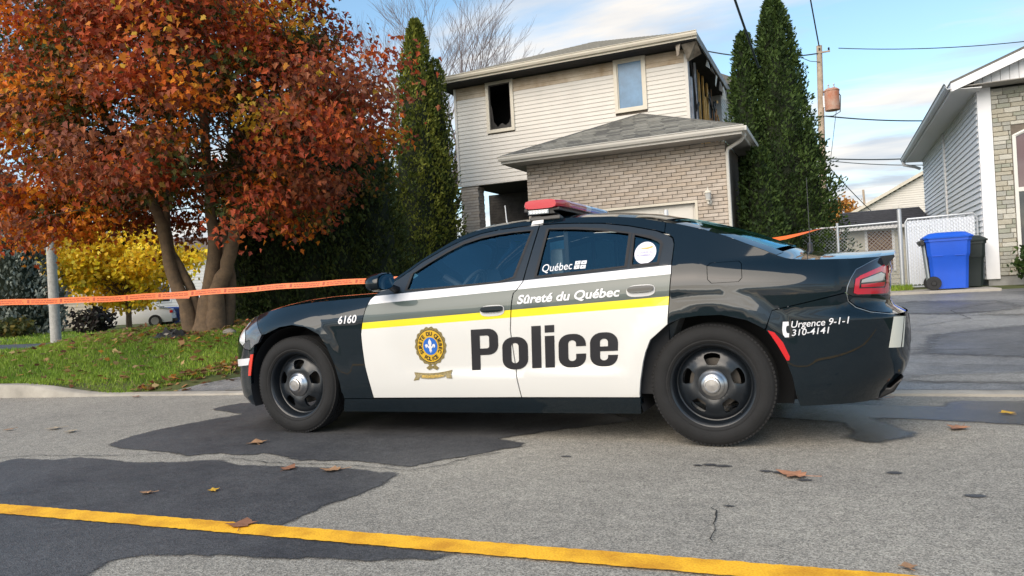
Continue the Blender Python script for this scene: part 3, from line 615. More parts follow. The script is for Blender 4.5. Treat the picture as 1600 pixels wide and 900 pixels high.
for s in (-1,1):
    V=[];F=[];st=stn(2.77,3.44,20,BX,BZ)
    for X,bx,bz in st:
        Z=crest(X); w=side(X,Z)
        for v in lin(.835,1.,6): V.append((X+bx*(1-v*v),s*v*w,Z+bz*(1-v**2.2)+.002))
    n=6
    for j in range(len(st)-1):
        for i in range(n-1): F.append((j*n+i,j*n+i+1,(j+1)*n+i+1,(j+1)*n+i))
    b=MB().add(V,F); link('rear_pillar',b.mesh('rear_pillar',pBlack,smooth=R(70)),car)
# lip of the deck
b=MB(); V=[]
for v in lin(-.97,.97,21):
    X=4.035; w=side(3.98,1.06)*v; x=4.035+.03*(1-v*v); z=crest(4.0)+.045*(1-abs(v)**2.2)
    V+= [(x-.10,w,z-.004),(x+.022,w,z+.003),(x+.026,w,z-.008),(x-.02,w,z-.06)]
F=[(i*4+k,i*4+(k+1)%4,(i+1)*4+(k+1)%4,(i+1)*4+k) for i in range(20) for k in range(4)]+[(0,1,2,3),(80,81,82,83)]
b.add(V,F); link('deck_spoiler',b.mesh('deck_spoiler',pBlack,smooth=R(40)),car)
# underbody and cabin
b=MB().bb((-.60,-.48,.22),(3.9,.48,.5)).bb((.5,-.84,.19),(2.56,.84,.30)); link('underbody',b.mesh('underbody',mDark),car)
b=MB().bb((.62,-.80,.30),(.70,.80,.97)); link('firewall',b.mesh('firewall',mDark),car)
b=MB().prism([(.70,.62),(1.12,.62),(1.16,.86),(1.10,.99),(.86,1.03),(.70,1.0)],-.80,.80,'y'); dash=link('dashboard',b.mesh('dashboard',M('dash_plastic',(.10,.105,.11),.6),bevel=.02),car)
for s in (-1,1):
    b=MB().bb((.72,s*.80,.30),(2.80,s*.835,.985)); link('door_card',b.mesh('door_card',mDark,bevel=.01),car)
def seat(x,y,wd,cage=False):
    b=MB(); prof=[(x-.05,.45),(x+.42,.42),(x+.50,.46),(x+.72,1.02),(x+.66,1.06),(x+.58,1.04),(x+.40,.60),(x-.04,.60)]
    b.prism(prof,y-wd/2,y+wd/2,'y'); o=link('seat',b.mesh('seat',mSeat,bevel=.035,smooth=True),car)
    b=MB().box((x+.70,y,1.16),(.10,.26,.19)); link('headrest',b.mesh('headrest',mSeat,bevel=.03,smooth=True),o)
seat(1.28,-.38,.50); seat(1.28,.38,.50)
b=MB().prism([(2.25,.40),(2.70,.40),(2.95,1.02),(2.86,1.05),(2.62,.60),(2.25,.58)],-.68,.68,'y'); link('rear_seat',b.mesh('rear_seat',mSeat,bevel=.03,smooth=True),car)
b=MB().bb((2.86,-.66,1.05),(3.36,.66,1.08)); link('parcel_shelf',b.mesh('parcel_shelf',mDark),car)
mCage=glassmat('cage_screen',(.55,.62,.64),1.5)
b=MB().bb((2.09,-.60,1.0),(2.10,.60,1.35)); cg=link('partition',b.mesh('partition',mCage),car)
b=MB()
for y in (-.60,-.02,.60): b.box((2.095,y,1.03),(.03,.03,.68))
b.box((2.095,0,1.36),(.03,1.20,.03)).box((2.095,0,.99),(.03,1.36,.03)); link('partition_frame',b.mesh('partition_frame',mTrim),cg)
b=MB(); ax=Vector((-.85,0,.52)).normalized(); c0=Vector((1.24,-.38,.98)); u=Vector((0,1,0)); v=ax.cross(u)
b.tube([c0+(u*math.cos(t)+v*math.sin(t))*.185 for t in lin(0,2*math.pi,29)],.015,8)
for t in (0,math.pi,-math.pi/2): b.tube([c0,c0+(u*math.cos(t)+v*math.sin(t))*.18],.014,6)
b.tube([c0,c0+ax*.25],.03,8); link('steering_wheel',b.mesh('steering_wheel',M('wheel_leather',(.05,.055,.06),.5),smooth=True),car)
b=MB().box((1.22,.06,1.06),(.04,.30,.20),Matrix.Rotation(R(-18),3,'Y')); link('laptop',b.mesh('laptop',mTrim,bevel=.006),car)
b=MB().bb((1.62,-.30,1.0),(1.86,-.02,1.075)); link('paper_tray',b.mesh('paper_tray',M('paper',(.55,.56,.5),.7)),car)
b=MB().box((1.36,0,1.36),(.03,.22,.07)); link('inner_mirror',b.mesh('inner_mirror',mTrim,bevel=.01),car)
b=MB().box((2.9,-.40,1.16),(.02,.34,.16),Matrix.Rotation(R(15),3,'Z')); link('equipment_bag',b.mesh('equipment_bag',M('bag_teal',(.18,.34,.33),.7),bevel=.01),car)
# wheels
def wheel(X,sg):
    y0=sg*.8075
    def P(prof): return [(r,sg*h) for r,h in prof]
    hub=bpy.data.objects.new('wheel',None); hub.empty_display_size=.1; hub.location=(X,y0,.3645); COL.objects.link(hub); hub.parent=car
    tp=[(.243,.082),(.250,.097),(.262,.105),(.270,.104),(.276,.1085),(.296,.112),(.316,.111),(.322,.108),(.334,.104),(.344,.097),(.350,.088),(.357,.083),(.362,.072),(.3628,.062)]
    for gx in (.045,.015,-.015,-.045): tp+=[(.3635,gx+.007),(.3545,gx+.005),(.3545,gx-.005),(.3635,gx-.007)]
    tp+=[(.3628,-.062),(.357,-.083),(.344,-.097),(.30,-.112),(.25,-.09),(.243,-.08)]
    b=MB().lathe(P(tp),(0,0,0),'y',72); t=link('tyre',b.mesh('tyre',mTyre,smooth=R(28)),hub)
    # tread blocks along the outer shoulder
    b=MB()
    for k in range(90):
        a=2*math.pi*k/90; rot=Matrix.Rotation(-a,3,'Y'); b.box(rot@Vector((.3545,sg*.079,0)),(.010,.020,.016),rot)
    to=link('tread',b.mesh('tread',mTyre),t); to['kind']='stuff'
    rp=[(.205,.022),(.212,.016),(.220,.020),(.226,.045),(.232,.078),(.240,.088),(.249,.092),(.2535,.089),(.254,.080),(.246,.078),(.238,.07),(.235,-.08),(.19,-.08),(.19,-.06),(.222,-.05),(.205,.0)]
    b=MB().lathe(P(rp),(0,0,0),'y',64); r=link('rim',b.mesh('rim',mSteel,smooth=R(35)),hub)
    # pressed steel disc with five openings
    def depth(x,z):
        q=math.hypot(x,z); a=math.atan2(z,x); sp=.5+.5*math.cos(5*(a-math.pi/2+math.pi))
        d=pch([0,.08,.10,.125,.165,.19,.203,.212],[.066,.066,.070,.066,.048,.040,.030,.020],q)
        if .10<q<.20: d+=.010*sp*math.sin((q-.10)/.10*math.pi)
        return d
    outer=[(.209*math.cos(t),.209*math.sin(t)) for t in lin(0,2*math.pi,61)[:-1]]; holes=[]
    for k in range(5):
        a0=math.pi/2+2*math.pi*k/5; h=[]
        for (rr_,da) in ((.117,-.16),(.122,-.24),(.165,-.30),(.180,-.26),(.185,-.15),(.187,0),(.185,.15),(.180,.26),(.165,.30),(.122,.24),(.117,.16),(.115,0)): h.append((rr_*math.cos(a0+da),rr_*math.sin(a0+da)))
        holes.append(h)
    dsc=drape('wheel_disc',[outer]+holes,mSteel,hub,fn=depth,far=(sg>0),g=.018,ret=.022,step=.012); dsc.parent=r
    hc=[(.0875,.064),(.0875,.074),(.085,.078),(.078,.082),(.070,.092),(.058,.103),(.050,.106),(.049,.111),(.046,.117),(.038,.119),(.036,.1165),(.0,.118)]
    b=MB().lathe(P(hc),(0,0,0),'y',40); link('hub_cap',b.mesh('hub_cap',mChrome,smooth=R(30)),hub)
    b=MB().tube([(.165,sg*.03,-.165),(.155,sg*.075,-.158)],.004,6); link('valve',b.mesh('valve',mRubber),hub)
    b=MB().lathe(P([(.0,-.02),(.15,-.02),(.15,-.05),(.0,-.05)]),(0,0,0),'y',32); link('brake_disc',b.mesh('brake_disc',M('brake_iron',(.10,.09,.08),.5,metal=.8),smooth=R(30)),hub)
for X in (0,3.05):
    for sg in (-1,1): wheel(X,sg)
# roof light bar
mRedDome=M('red_dome',(.50,.008,.022),.18,coat=1.); mBlueDome=M('blue_dome',(.05,.24,.55),.18,coat=1.); mClearDome=M('clear_dome',(.62,.68,.72),.15,coat=1.)
lb=bpy.data.objects.new('light_bar',None); lb.empty_display_size=.1; lb.location=(1.925,0,1.492); COL.objects.link(lb); lb.parent=car
def barloop(ins): # plan outline of the bar's end and cross-section
    return [(-.155+ins,0),( .155-ins,0)]
def dome(name,y0,y1,mat,end=0):
    b=MB(); V=[];n=14; ys=list(lin(y0,y1,9))
    for y in ys:
        k=1.
        if end:
            e=abs(y-(y0 if end<0 else y1)); k=1-.26*max(0,1-e/.11)**2
        for q in range(n):
            t=2*math.pi*q/n; cx,cz=math.cos(t),math.sin(t)
            V.append((.155*k*math.copysign(abs(cx)**.55,cx),y,.068+.034*(.62+.38*k)*math.copysign(abs(cz)**.5,cz)))
    F=[(j*n+i,j*n+(i+1)%n,(j+1)*n+(i+1)%n,(j+1)*n+i) for j in range(len(ys)-1) for i in range(n)]+[tuple(range(n)),tuple(range((len(ys)-1)*n,len(ys)*n))]
    b.add(V,F); return link(name,b.mesh(name,mat,smooth=R(45)),lb)
dome('red_dome',-.62,-.06,mRedDome,-1); dome('clear_dome',-.058,.058,mClearDome); dome('blue_dome',.06,.62,mBlueDome,1)
b=MB().box((0,0,.030),(.26,1.20,.022)); link('base_tray',b.mesh('base_tray',mTrim,bevel=.006),lb)
for s in (-1,1):
    b=MB().prism([(-.11,-.002),(.10,-.002),(.08,.03),(-.06,.03)],s*.60,s*.50,'y'); al=link('alley_light',b.mesh('alley_light',mTrim,bevel=.004),lb)
    b=MB().box((-.02,s*.605,.016),(.15,.012,.030)); lens=link('alley_lens',b.mesh('alley_lens',M('led_lens',(.30,.32,.34),.15,coat=1.,metal=.5),bevel=.004),al)
    for k in range(6):
        b=MB().lathe([(.0,.0),(.009,.0),(.009,-s*.004)],(-.075+k*.022,s*.612,.016),'y',10); link('led',b.mesh('led',M('led_bright',(.75,.77,.8),.2,metal=.5)),lens)
    b=MB().box((.02,s*.545,-.035),(.22,.10,.03),Matrix.Rotation(R(s*12),3,'X')); link('mount_foot',b.mesh('mount_foot',mTrim,bevel=.006),lb)
    b=MB().prism([(-.085,-.075),(.005,-.072),(.012,-.038),(-.068,-.040)],s*.592,s*.600,'y'); b2=link('roof_strap',b.mesh('roof_strap',M('strap_steel',(.62,.62,.64),.35,metal=.6)),lb)
# aerials
b=MB().tube([(1.405,0,1.475),(1.398,0,1.545),(1.392,0,1.65)],[.008,.005,.004],8); link('roof_aerial',b.mesh('roof_aerial',M('aerial_white',(.6,.6,.6),.4),smooth=True),car)
ta=MB().lathe([(.0,1.115),(.020,1.115),(.020,1.135),(.017,1.137),(.017,1.185),(.008,1.192),(.006,1.215),(.0022,1.235),(.002,1.62),(.0,1.62)],(3.60,-.05,0),'z',14); link('trunk_aerial',ta.mesh('trunk_aerial',M('aerial_base',(.03,.03,.035),.4,spec=.6),smooth=R(30)),car)
b=MB().lathe([(.0,1.115),(.018,1.115),(.016,1.15),(.012,1.165),(.0,1.167)],(2.62,.15,.35-.002),'z',12); link('roof_camera',b.mesh('roof_camera',M('white_plastic',(.6,.6,.6),.4),smooth=R(30)),car)
# ------------------------------------------------------------------ lettering
def text_tris(s,bold=.0,shear=0.,font_space=1.):
    cu=bpy.data.curves.new('txt','FONT'); cu.body=s; cu.size=1; cu.offset=bold; cu.shear=shear; cu.space_character=font_space; cu.resolution_u=4
    o=bpy.data.objects.new('txt',cu); COL.objects.link(o); dg=bpy.context.evaluated_depsgraph_get(); me=bpy.data.meshes.new_from_object(o.evaluated_get(dg))
    V=[(v.co.x,v.co.y) for v in me.vertices]; F=[tuple(p.vertices) for p in me.polygons]
    bpy.data.objects.remove(o); bpy.data.curves.remove(cu); bpy.data.meshes.remove(me); return V,F
def place(V,F,to2d,name,mat,parent,off,fn=None,cell=.06,far=False):
    fn=fn or side; bm=bmesh.new(); vs=[bm.verts.new((*to2d(x,y),0)) for x,y in V]
    for f in F:
        try: bm.faces.new([vs[i] for i in f])
        except ValueError: pass
    xs=[v.co.x for v in bm.verts]; ys=[v.co.y for v in bm.verts]
    for ax,lo,hi in ((0,min(xs),max(xs)),(1,min(ys),max(ys))):
        q=lo+cell
        while q<hi:
            bmesh.ops.bisect_plane(bm,geom=bm.verts[:]+bm.edges[:]+bm.faces[:],plane_co=(q,0,0) if ax==0 else (0,q,0),plane_no=(1,0,0) if ax==0 else (0,1,0)); q+=cell
    N=[]
    for v in bm.verts:
        X,Z=v.co.x,v.co.y; N.append(nrm(fn,X,Z)); v.co=(X,-(fn(X,Z)+off),Z)
    me=bpy.data.meshes.new(name); bm.normal_update(); 
    for f in bm.faces:
        if f.normal.y>0: f.normal_flip()
    bm.to_mesh(me); bm.free(); me.materials.append(mat); me.polygons.foreach_set('use_smooth',[True]*len(me.polygons)); me.normals_split_custom_set_from_vertices([tuple(n) for n in N])
    return link(name,me,parent)
def lettering(s,x0,z0,x1,z1,cap,mat,parent=car,bold=0.,shear=0.,off=.003,fn=None,name='lettering',space=1.):
    """text from baseline start (x0,z0) to end (x1,z1) with the given capital height"""
    V,F=text_tris(s,bold,shear,space); xs=[v[0] for v in V]; a,b=min(xs),max(xs)
    kx=(x1-x0)/(b-a); kz=cap/.70; sl=(z1-z0)/(x1-x0)
    def t2(x,y): X=x0+(x-a)*kx; return X,z0+(X-x0)*sl+y*kz
    o=place(V,F,t2,name,mat,parent,off,fn); o['kind']='stuff'; return o
lettering('Sûreté du Québec',1.853,.896,2.538,.915,.054,mWhite,bold=.028,shear=.22)
lettering('6160',.447,.811,.606,.817,.054,mWhite,bold=.022,shear=.18)
lettering('Urgence 9-1-1',3.505,.692,3.803,.704,.037,mWhite,bold=.008,shear=.2)
lettering('310-4141',3.505,.647,3.700,.655,.035,mWhite,bold=.008,shear=.2)
lettering('Québec',1.997,1.092,2.205,1.100,.050,mWhite,parent=NEAR[2],bold=.004,off=.003,fn=GL(.012))
# four small flags beside the word on the window
for i in (0,1):
    for j in (0,1):
        x=2.220+i*.042+j*.002; z=1.098+j*.028
        q=drape('flag',[[(x,z),(x+.036,z+.001),(x+.036,z+.024),(x,z+.023)],[(x+.013,z+.009),(x+.022,z+.009),(x+.022,z+.015),(x+.013,z+.015)]],mWhite,NEAR[2],fn=GL(.012),off=.003,g=.02)
# big word built letter by letter
def arc(cx,cy,rx,ry,a0,a1,n=7): return [(cx+rx*math.cos(R(a)),cy+ry*math.sin(R(a))) for a in lin(a0,a1,n)]
def rrect(x0,y0,x1,y1,r): return arc(x1-r,y1-r,r,r,0,90)+arc(x0+r,y1-r,r,r,90,180)+arc(x0+r,y0+r,r,r,180,270)+arc(x1-r,y0+r,r,r,270,360)
W_=.575; s_=.205
G={}
G['P']=([[(0,0),(s_,0),(s_,.365),(.40,.365)]+arc(.40,.585,.225,.22,-90,0)+arc(.40,.78,.225,.22,0,90)+[(0,1)],[(s_,.525),(.365,.525)]+arc(.365,.585,.055,.06,-90,0)+arc(.365,.785,.055,.055,0,90)+[(s_,.84)]],.63)
G['o']=([rrect(0,-.015,W_,.765,.24),rrect(s_,.135,W_-s_,.62,.08)],W_)
G['l']=([[(0,0),(s_,0),(s_,1),(0,1)]],s_); G['i']=([[(0,0),(s_,0),(s_,.75),(0,.75)],[(0,.83),(s_,.83),(s_,1),(0,1)]],s_)
w=W_; G['c']=([[(w,.475)]+arc(w-.24,.525,.24,.24,0,90)+arc(.24,.525,.24,.24,90,180)+arc(.24,.225,.24,.24,180,270)+arc(w-.24,.225,.24,.24,270,360)+[(w,.30),(w-s_,.30)]+arc(w-s_-.08,.215,.08,.08,0,-90)+arc(s_+.08,.215,.08,.08,270,180)+arc(s_+.08,.54,.08,.08,180,90)+arc(w-s_-.08,.54,.08,.08,90,0)+[(w-s_,.475)]],w)
G['e']=([[(w,.335)]+arc(w-.24,.525,.24,.24,0,90)+arc(.24,.525,.24,.24,90,180)+arc(.24,.225,.24,.24,180,270)+arc(w-.24,.225,.24,.24,270,360)+[(w,.245),(w-s_,.245)]+arc(w-s_-.08,.205,.08,.08,0,-90)+arc(s_+.08,.205,.08,.08,270,180)+[(s_,.335)],[(s_,.445),(w-s_,.445)]+arc(w-s_-.08,.54,.08,.08,0,90)+arc(s_+.08,.54,.08,.08,90,180)],w)
adv=0; tot=sum(G[c][1] for c in 'Police')+.085*5
pw=bpy.data.objects.new('lettering',None); COL.objects.link(pw); pw.parent=car
for c in 'Police':
    L,wd=G[c]
    def t2(p): X=1.488+(adv+p[0]+.065*p[1])/(tot+.03)*1.018; return (X,.466+(X-1.488)*.024+p[1]*.272)
    drape('letter',[[t2(p) for p in l] for l in L],mInk,pw,off=.003,g=.05); adv+=wd+.085
# shield emblem on the front door
mGold=M('emblem_gold',(.62,.38,.02),.45); mWreath=M('emblem_wreath',(.20,.155,.055),.5,var=.5,scale=90); mBlue=M('emblem_blue',(.02,.13,.50),.4)
em=bpy.data.objects.new('emblem',None); COL.objects.link(em); em.parent=car
ex,ez=1.19,.635
def ell(r,n=48,f=None): return [(ex+r*.92*math.cos(t)*(f(t) if f else 1),ez+r*math.sin(t)*(f(t) if f else 1)+.04*r*math.cos(t)) for t in lin(0,2*math.pi,n+1)[:-1]]
drape('wreath',[ell(.131,72,lambda t:1+.035*math.cos(18*t))],mWreath,em,off=.003,g=.05)
drape('gold_disc',[ell(.112)],mGold,em,off=.004,g=.05); drape('blue_rim',[ell(.114),ell(.110)],mInk,em,off=.0045,g=.05); drape('blue_disc',[ell(.060)],mBlue,em,off=.0055,g=.05)
FL=[(0,.052),(.012,.032),(.013,.018),(.008,.002),(.012,-.002),(.020,.012),(.032,.016),(.040,.006),(.036,-.008),(.026,-.012),(.028,-.004),(.022,-.002),(.016,-.012),(.010,-.014),(.008,-.026),(.012,-.036),(.006,-.034),(0,-.048)]
drape('fleur_de_lys',[[(ex+x,ez+z) for x,z in FL]+[(ex-x,ez+z) for x,z in FL[-2:0:-1]]],mWhite,em,off=.007,g=.03)
def ringtext(s,r,a0,a1,inv=False):
    n=len(s)
    for i,ch in enumerate(s):
        if ch==' ': continue
        a=R(a0+(a1-a0)*i/(n-1)); V,F=text_tris(ch,.03); xs=[v[0] for v in V]; mx_=(min(xs)+max(xs))/2
        rot=a-math.pi/2 if not inv else a+math.pi/2; k=.036
        place(V,F,lambda x,y:(ex+.92*r*math.cos(a)+((x-mx_)*math.cos(rot)-(y-.35)*math.sin(rot))*k,ez+r*math.sin(a)+.04*r*math.cos(a)+((x-mx_)*math.sin(rot)+(y-.35)*math.cos(rot))*k),'letter',mInk,em,.0065)
ringtext('SURETE DU QUEBEC',.086,208,-28); ringtext('POLICE',.086,238,302,True)
rbn=[(-.150,-.172),(-.138,-.200),(-.150,-.228),(-.108,-.224),(-.100,-.200)]+[(x,-.205-.018*math.cos(x*11)) for x in lin(-.095,.095,9)]+[(.100,-.200),(.108,-.224),(.150,-.228),(.138,-.200),(.150,-.172)]+[(x,-.168-.018*math.cos(x*9)) for x in lin(.125,-.125,11)]
drape('ribbon',[[(ex+x,ez+z+.05*x) for x,z in rbn]],mWreath,em,off=.0035,g=.05)
bow=[(-.05,-.150),(-.02,-.128),(0,-.138),(.02,-.128),(.05,-.150),(.03,-.165),(0,-.152),(-.03,-.165)]
drape('bow',[[(ex+x,ez+z) for x,z in bow]],mWreath,em,off=.005,g=.05)
V,F=text_tris('SERVICE INTEGRITE JUSTICE',.02); xs=[v[0] for v in V]; a_,b_=min(xs),max(xs)
def rb_(x,y): q=-.085+(x-a_)/(b_-a_)*.17; return ex+q,ez-.197-.018*math.cos(q*10)+.05*q+y*.020
place(V,F,rb_,'ribbon_lettering',mGold,em,.0055)
# telephone mark
ph=[(3.462,.727),(3.492,.727),(3.492,.705),(3.481,.703),(3.477,.690),(3.477,.677),(3.481,.664),(3.492,.662),(3.490,.640),(3.470,.640),(3.460,.655),(3.457,.684)]
drape('telephone_mark',[ph],mWhite,car,off=.003,g=.05)
# pale bars on the corner of the rear bumper
mCream=M('cream_reflective',(.70,.68,.58),.35)
for a,b_,c,d in (((4.032,.722),(3.996,.553),(4.062,.545),(4.092,.716)),((4.096,.715),(4.068,.544),(4.078,.543),(4.102,.715))):
    drape('bumper_bar',[[a,b_,c,d]],mCream,car,off=.003,g=.02)
cap('bumper_bar',lin(.54,.715,8),lambda z:pch(ER[0],ER[1],z),3.6,3.1,1,lambda z:pch(ER[0],ER[1],z)-.040,mCream,vmax=.62,off=.002)
# round sticker on the quarter window
def disc(cx,cz,r,n=32): return [(cx+r*math.cos(t),cz+r*1.02*math.sin(t)) for t in lin(0,2*math.pi,n+1)[:-1]]
st=drape('sticker',[disc(2.678,1.172,.068)],M('sticker_white',(.72,.70,.76),.4),NEAR[1],fn=GL(.012),off=.004,g=.05)
drape('sticker_swoosh',[[(2.635,1.196),(2.66,1.204),(2.69,1.205),(2.72,1.213),(2.722,1.203),(2.69,1.195),(2.66,1.198)]],M('sticker_gold',(.75,.42,.10),.4),NEAR[1],fn=GL(.012),off=.006,g=.05)
mLil=M('sticker_lilac',(.34,.32,.50),.5)
for s_t,z in (('COURSE AU',1.168),('FLAMBEAU',1.150)):
    V,F=text_tris(s_t,.01); xs=[v[0] for v in V]; a_,b_=min(xs),max(xs)
    place(V,F,lambda x,y:(2.628+(x-a_)/(b_-a_)*.1,z+y*.018),'sticker_lettering',mLil,NEAR[1],.006,fn=GL(.012))
# ------------------------------------------------------------------ burnt house with brick garage
rb=random.Random(11)
mSiding=M('cream_siding',(.64,.61,.555),.62,var=.07,scale=1.3,bump=.06,bscale=30); mSidingSoot=M('sooty_siding',(.34,.24,.14),.75,col2=(.62,.54,.43),scale=1.6,detail=9)
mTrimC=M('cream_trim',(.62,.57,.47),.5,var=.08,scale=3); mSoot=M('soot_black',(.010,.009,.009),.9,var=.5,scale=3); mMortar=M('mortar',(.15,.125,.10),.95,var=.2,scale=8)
mBricks=[M('brick_tone_%s'%n,c,.85,var=.14,scale=14,bump=.25,bscale=70) for n,c in (('buff',(.45,.385,.32)),('pale',(.50,.435,.37)),('warm',(.45,.375,.30)),('dull',(.39,.335,.28)))]
mShing=[M('shingle_%s'%n,c,.9,var=.25,scale=25,bump=.5,bscale=160) for n,c in (('grey',(.21,.205,.18)),('light',(.27,.262,.23)),('dark',(.13,.127,.115)))]
mGutter=M('gutter_aluminium',(.60,.575,.52),.45,var=.06,scale=2); mSoffit=M('soffit_grey',(.30,.28,.25),.7,var=.2,scale=2)
mGlassHouse=glassmat('house_glass',(.10,.11,.12),1.7); mSkyPane=M('sky_blue_pane',(.085,.20,.34),.35,var=.3,scale=2.5,spec=.6)  # blue pane: sky reflection painted into the base colour
house=thing('burnt_house','two storey cream siding house with scorched corner and brick garage','house',(-5.9,17.4,.5))
def part(name,mat,parent,fn,**k):
    b=MB(); fn(b); return b.build(name,mat,parent,**k)
# garage
GX0,GX1,GY=-6.10,-1.88,15.2; DX0,DX1,DZ=-5.25,-2.52,2.50; GZ0,GZ1=.42,3.655
def gw(b):
    b.bb((GX0+.01,GY+.010,GZ0),(DX0,GY+.30,GZ1)).bb((DX1,GY+.010,GZ0),(GX1-.01,GY+.30,GZ1)).bb((DX0,GY+.010,DZ),(DX1,GY+.30,GZ1))
    b.bb((GX0+.01,GY+.30,GZ0),(GX0+.26,17.38,GZ1)).bb((GX1-.26,GY+.30,GZ0),(GX1-.01,17.38,GZ1))
gwall=part('garage_wall',mMortar,house,gw)
def brick_mesh(L,D,Hh,m): return MB().box((0,0,0),(L,D,Hh)).mesh('brick',m,bevel=.004)
BM={}
def lay(parent,x0,x1,z0,z1,y,skip,budget,face='y',bl=.295,bh=.0735,depth=.06,mats=mBricks,seed=1,rest_from=None):
    """running-bond bricks; the first `budget` as objects, what is left as one part"""
    r=random.Random(seed); cells=[]; row=0; z=z1-bh/2-.001
    while z-bh/2>z0-.02:
        off=-(row%3)/3*bl; x=x0+off
        while x<x1:
            a,b=max(x,x0),min(x+bl,x1); x+=bl
            for u,v in skip(a,b,z): 
                if v-u>.03: cells.append((u,v,z))
        z-=bh; row+=1
    P=org(parent); rest=MB()
    for i,(u,v,z) in enumerate(cells):
        L=v-u-.010; c=(u+v)/2; m=r.choices(range(len(mats)),[4,3,2,1.2][:len(mats)])[0]; dy=r.uniform(-.0025,.0025)
        if i<budget:
            key=(id(mats[m]),depth,bh)
            if key not in BM: BM[key]=brick_mesh(bl-.010,depth,bh-.010,mats[m])
            loc=Vector((c,y+dy+depth/2,z)) if face=='y' else Vector((y+dy-(depth/2 if face=='x' else -depth/2),c,z))
            o=link('brick',BM[key],parent,loc-P)
            if face!='y': o.rotation_euler=(0,0,math.pi/2)
            o.scale=(L/(bl-.010),1,1)
        else: rest.box((c,y+depth/2,z) if face=='y' else (y-(depth/2 if face=='x' else -depth/2),c,z),(L,depth,bh-.010) if face=='y' else (depth,L,bh-.010))
    if rest.v: o=rest.build('bricks',mats[0],parent); o['kind']='stuff'
def gskip(a,b,z):
    if z-.04>DZ+.03: return [(a,b)]
    out=[]
    if a<DX0-.05: out.append((a,min(b,DX0-.05)))
    if b>DX1+.05: out.append((max(a,DX1+.05),b))
    return out
lay(gwall,GX0,GX1,GZ0,GZ1,GY-.03,gskip,298,seed=3)
# garage door
dr=part('garage_door',M('door_white',(.66,.63,.57),.5,var=.05,scale=2),house,lambda b:b.bb((DX0,GY+.08,GZ0),(DX1,GY+.12,DZ)))
for k in range(4):
    for j in range(4):
        x0=DX0+.06+k*.672; z0=GZ0+.06+j*.515; part('panel',M('door_white',(.66,.63,.57)),dr,lambda b:b.bb((x0,GY+.068,z0),(x0+.60,GY+.0805,z0+.42)),bevel=.008)
part('door_frame',mTrimC,house,lambda b:b.bb((DX0-.05,GY-.025,GZ0),(DX0,GY+.10,DZ+.05)).bb((DX1,GY-.025,GZ0),(DX1+.05,GY+.10,DZ+.05)).bb((DX0,GY-.025,DZ),(DX1,GY+.10,DZ+.05)))
# garage roof: hip running back to the front wall of the house
EY,EZ=14.66,3.80; EX0,EX1=-6.47,-1.50; AP=Vector((-4.03,17.39,4.88))
groof=part('garage_roof',mShing[2],house,lambda b:b.add([(EX0,EY,EZ),(EX1,EY,EZ),AP,(EX0,17.39,EZ+.02),(EX1,17.39,EZ+.02)],[(0,1,2),(1,4,2),(3,0,2)]))
part('soffit',mSoffit,house,lambda b:b.bb((EX0+.02,EY+.02,3.655),(EX1-.02,GY-.04,3.67)).bb((EX0+.02,GY-.04,3.655),(GX0-.005,17.36,3.67)).bb((GX1+.005,GY-.04,3.655),(EX1-.02,17.36,3.67)))
part('fascia',mGutter,house,lambda b:b.bb((EX0,EY,3.66),(EX1,EY+.03,EZ)).bb((EX0,EY+.03,3.66),(EX0+.03,17.37,EZ)).bb((EX1-.03,EY+.03,3.66),(EX1,17.37,EZ)))
def gut(b,y,x0,x1,z):
    b.prism([(y,z-.095),(y-.06,z-.095),(y-.085,z-.05),(y-.09,z),(y-.105,z+.008),(y-.105,z-.002),(y-.085,z-.012),(y-.06,z-.08),(y,z-.08)],x0,x1,'x')
part('gutter',mGutter,house,lambda b:gut(b,EY,EX0-.03,EX1+.05,EZ+.005))
part('side_gutter',mGutter,house,lambda b:b.bb((EX1,EY,EZ-.08),(EX1+.09,17.3,EZ+.005)))
part('downspout',mGutter,house,lambda b:b.tube([(EX1+.02,14.9,EZ-.07),(EX1+.02,14.92,EZ-.14),(EX1-.06,15.0,EZ-.21),(GX1+.06,15.12,EZ-.32),(GX1+.035,15.13,EZ-.40),(GX1+.035,15.13,.6)],.036,8),smooth=True)
tilt=math.atan2(AP.z-EZ,AP.y-EY); SH={}
def shingle_mesh(m): return MB().add([(-.147,-.02,.0),(.147,-.02,.0),(.147,.15,.004),(-.147,.15,.004),(-.147,-.02,.026),(.147,-.02,.026),(.147,.15,.012),(-.147,.15,.012)],[(3,2,1,0),(4,5,6,7),(0,1,5,4),(1,2,6,5),(2,3,7,6),(3,0,4,7)]).mesh('shingle',m)
SHM=[shingle_mesh(m) for m in mShing]; slope=math.hypot(AP.y-EY,AP.z-EZ); P0=org(groof)
for k in range(21):
    s=k*.14; t=s/slope; xa=EX0+(AP.x-EX0)*t; xb=EX1+(AP.x-EX1)*t; x=xa-(k%2)*.15-(k%3)*.03
    while x<xb:
        a,b=max(x,xa),min(x+.30,xb); x+=.30
        if b-a<.05: continue
        o=link('shingle',rb.choices(SHM,[4,2,2])[0],groof,Vector(((a+b)/2,EY+s*math.cos(tilt),EZ+.006+s*math.sin(tilt)))-P0); o.rotation_euler=(tilt,0,rb.uniform(-.006,.006)); o.scale=((b-a-.006)/.294,1,1)
for e in (EX0,EX1):
    part('hip_cap',mShing[2],groof,lambda b:b.tube([(e,EY,EZ+.01),tuple(AP+Vector((0,0,.02)))],.035,6))
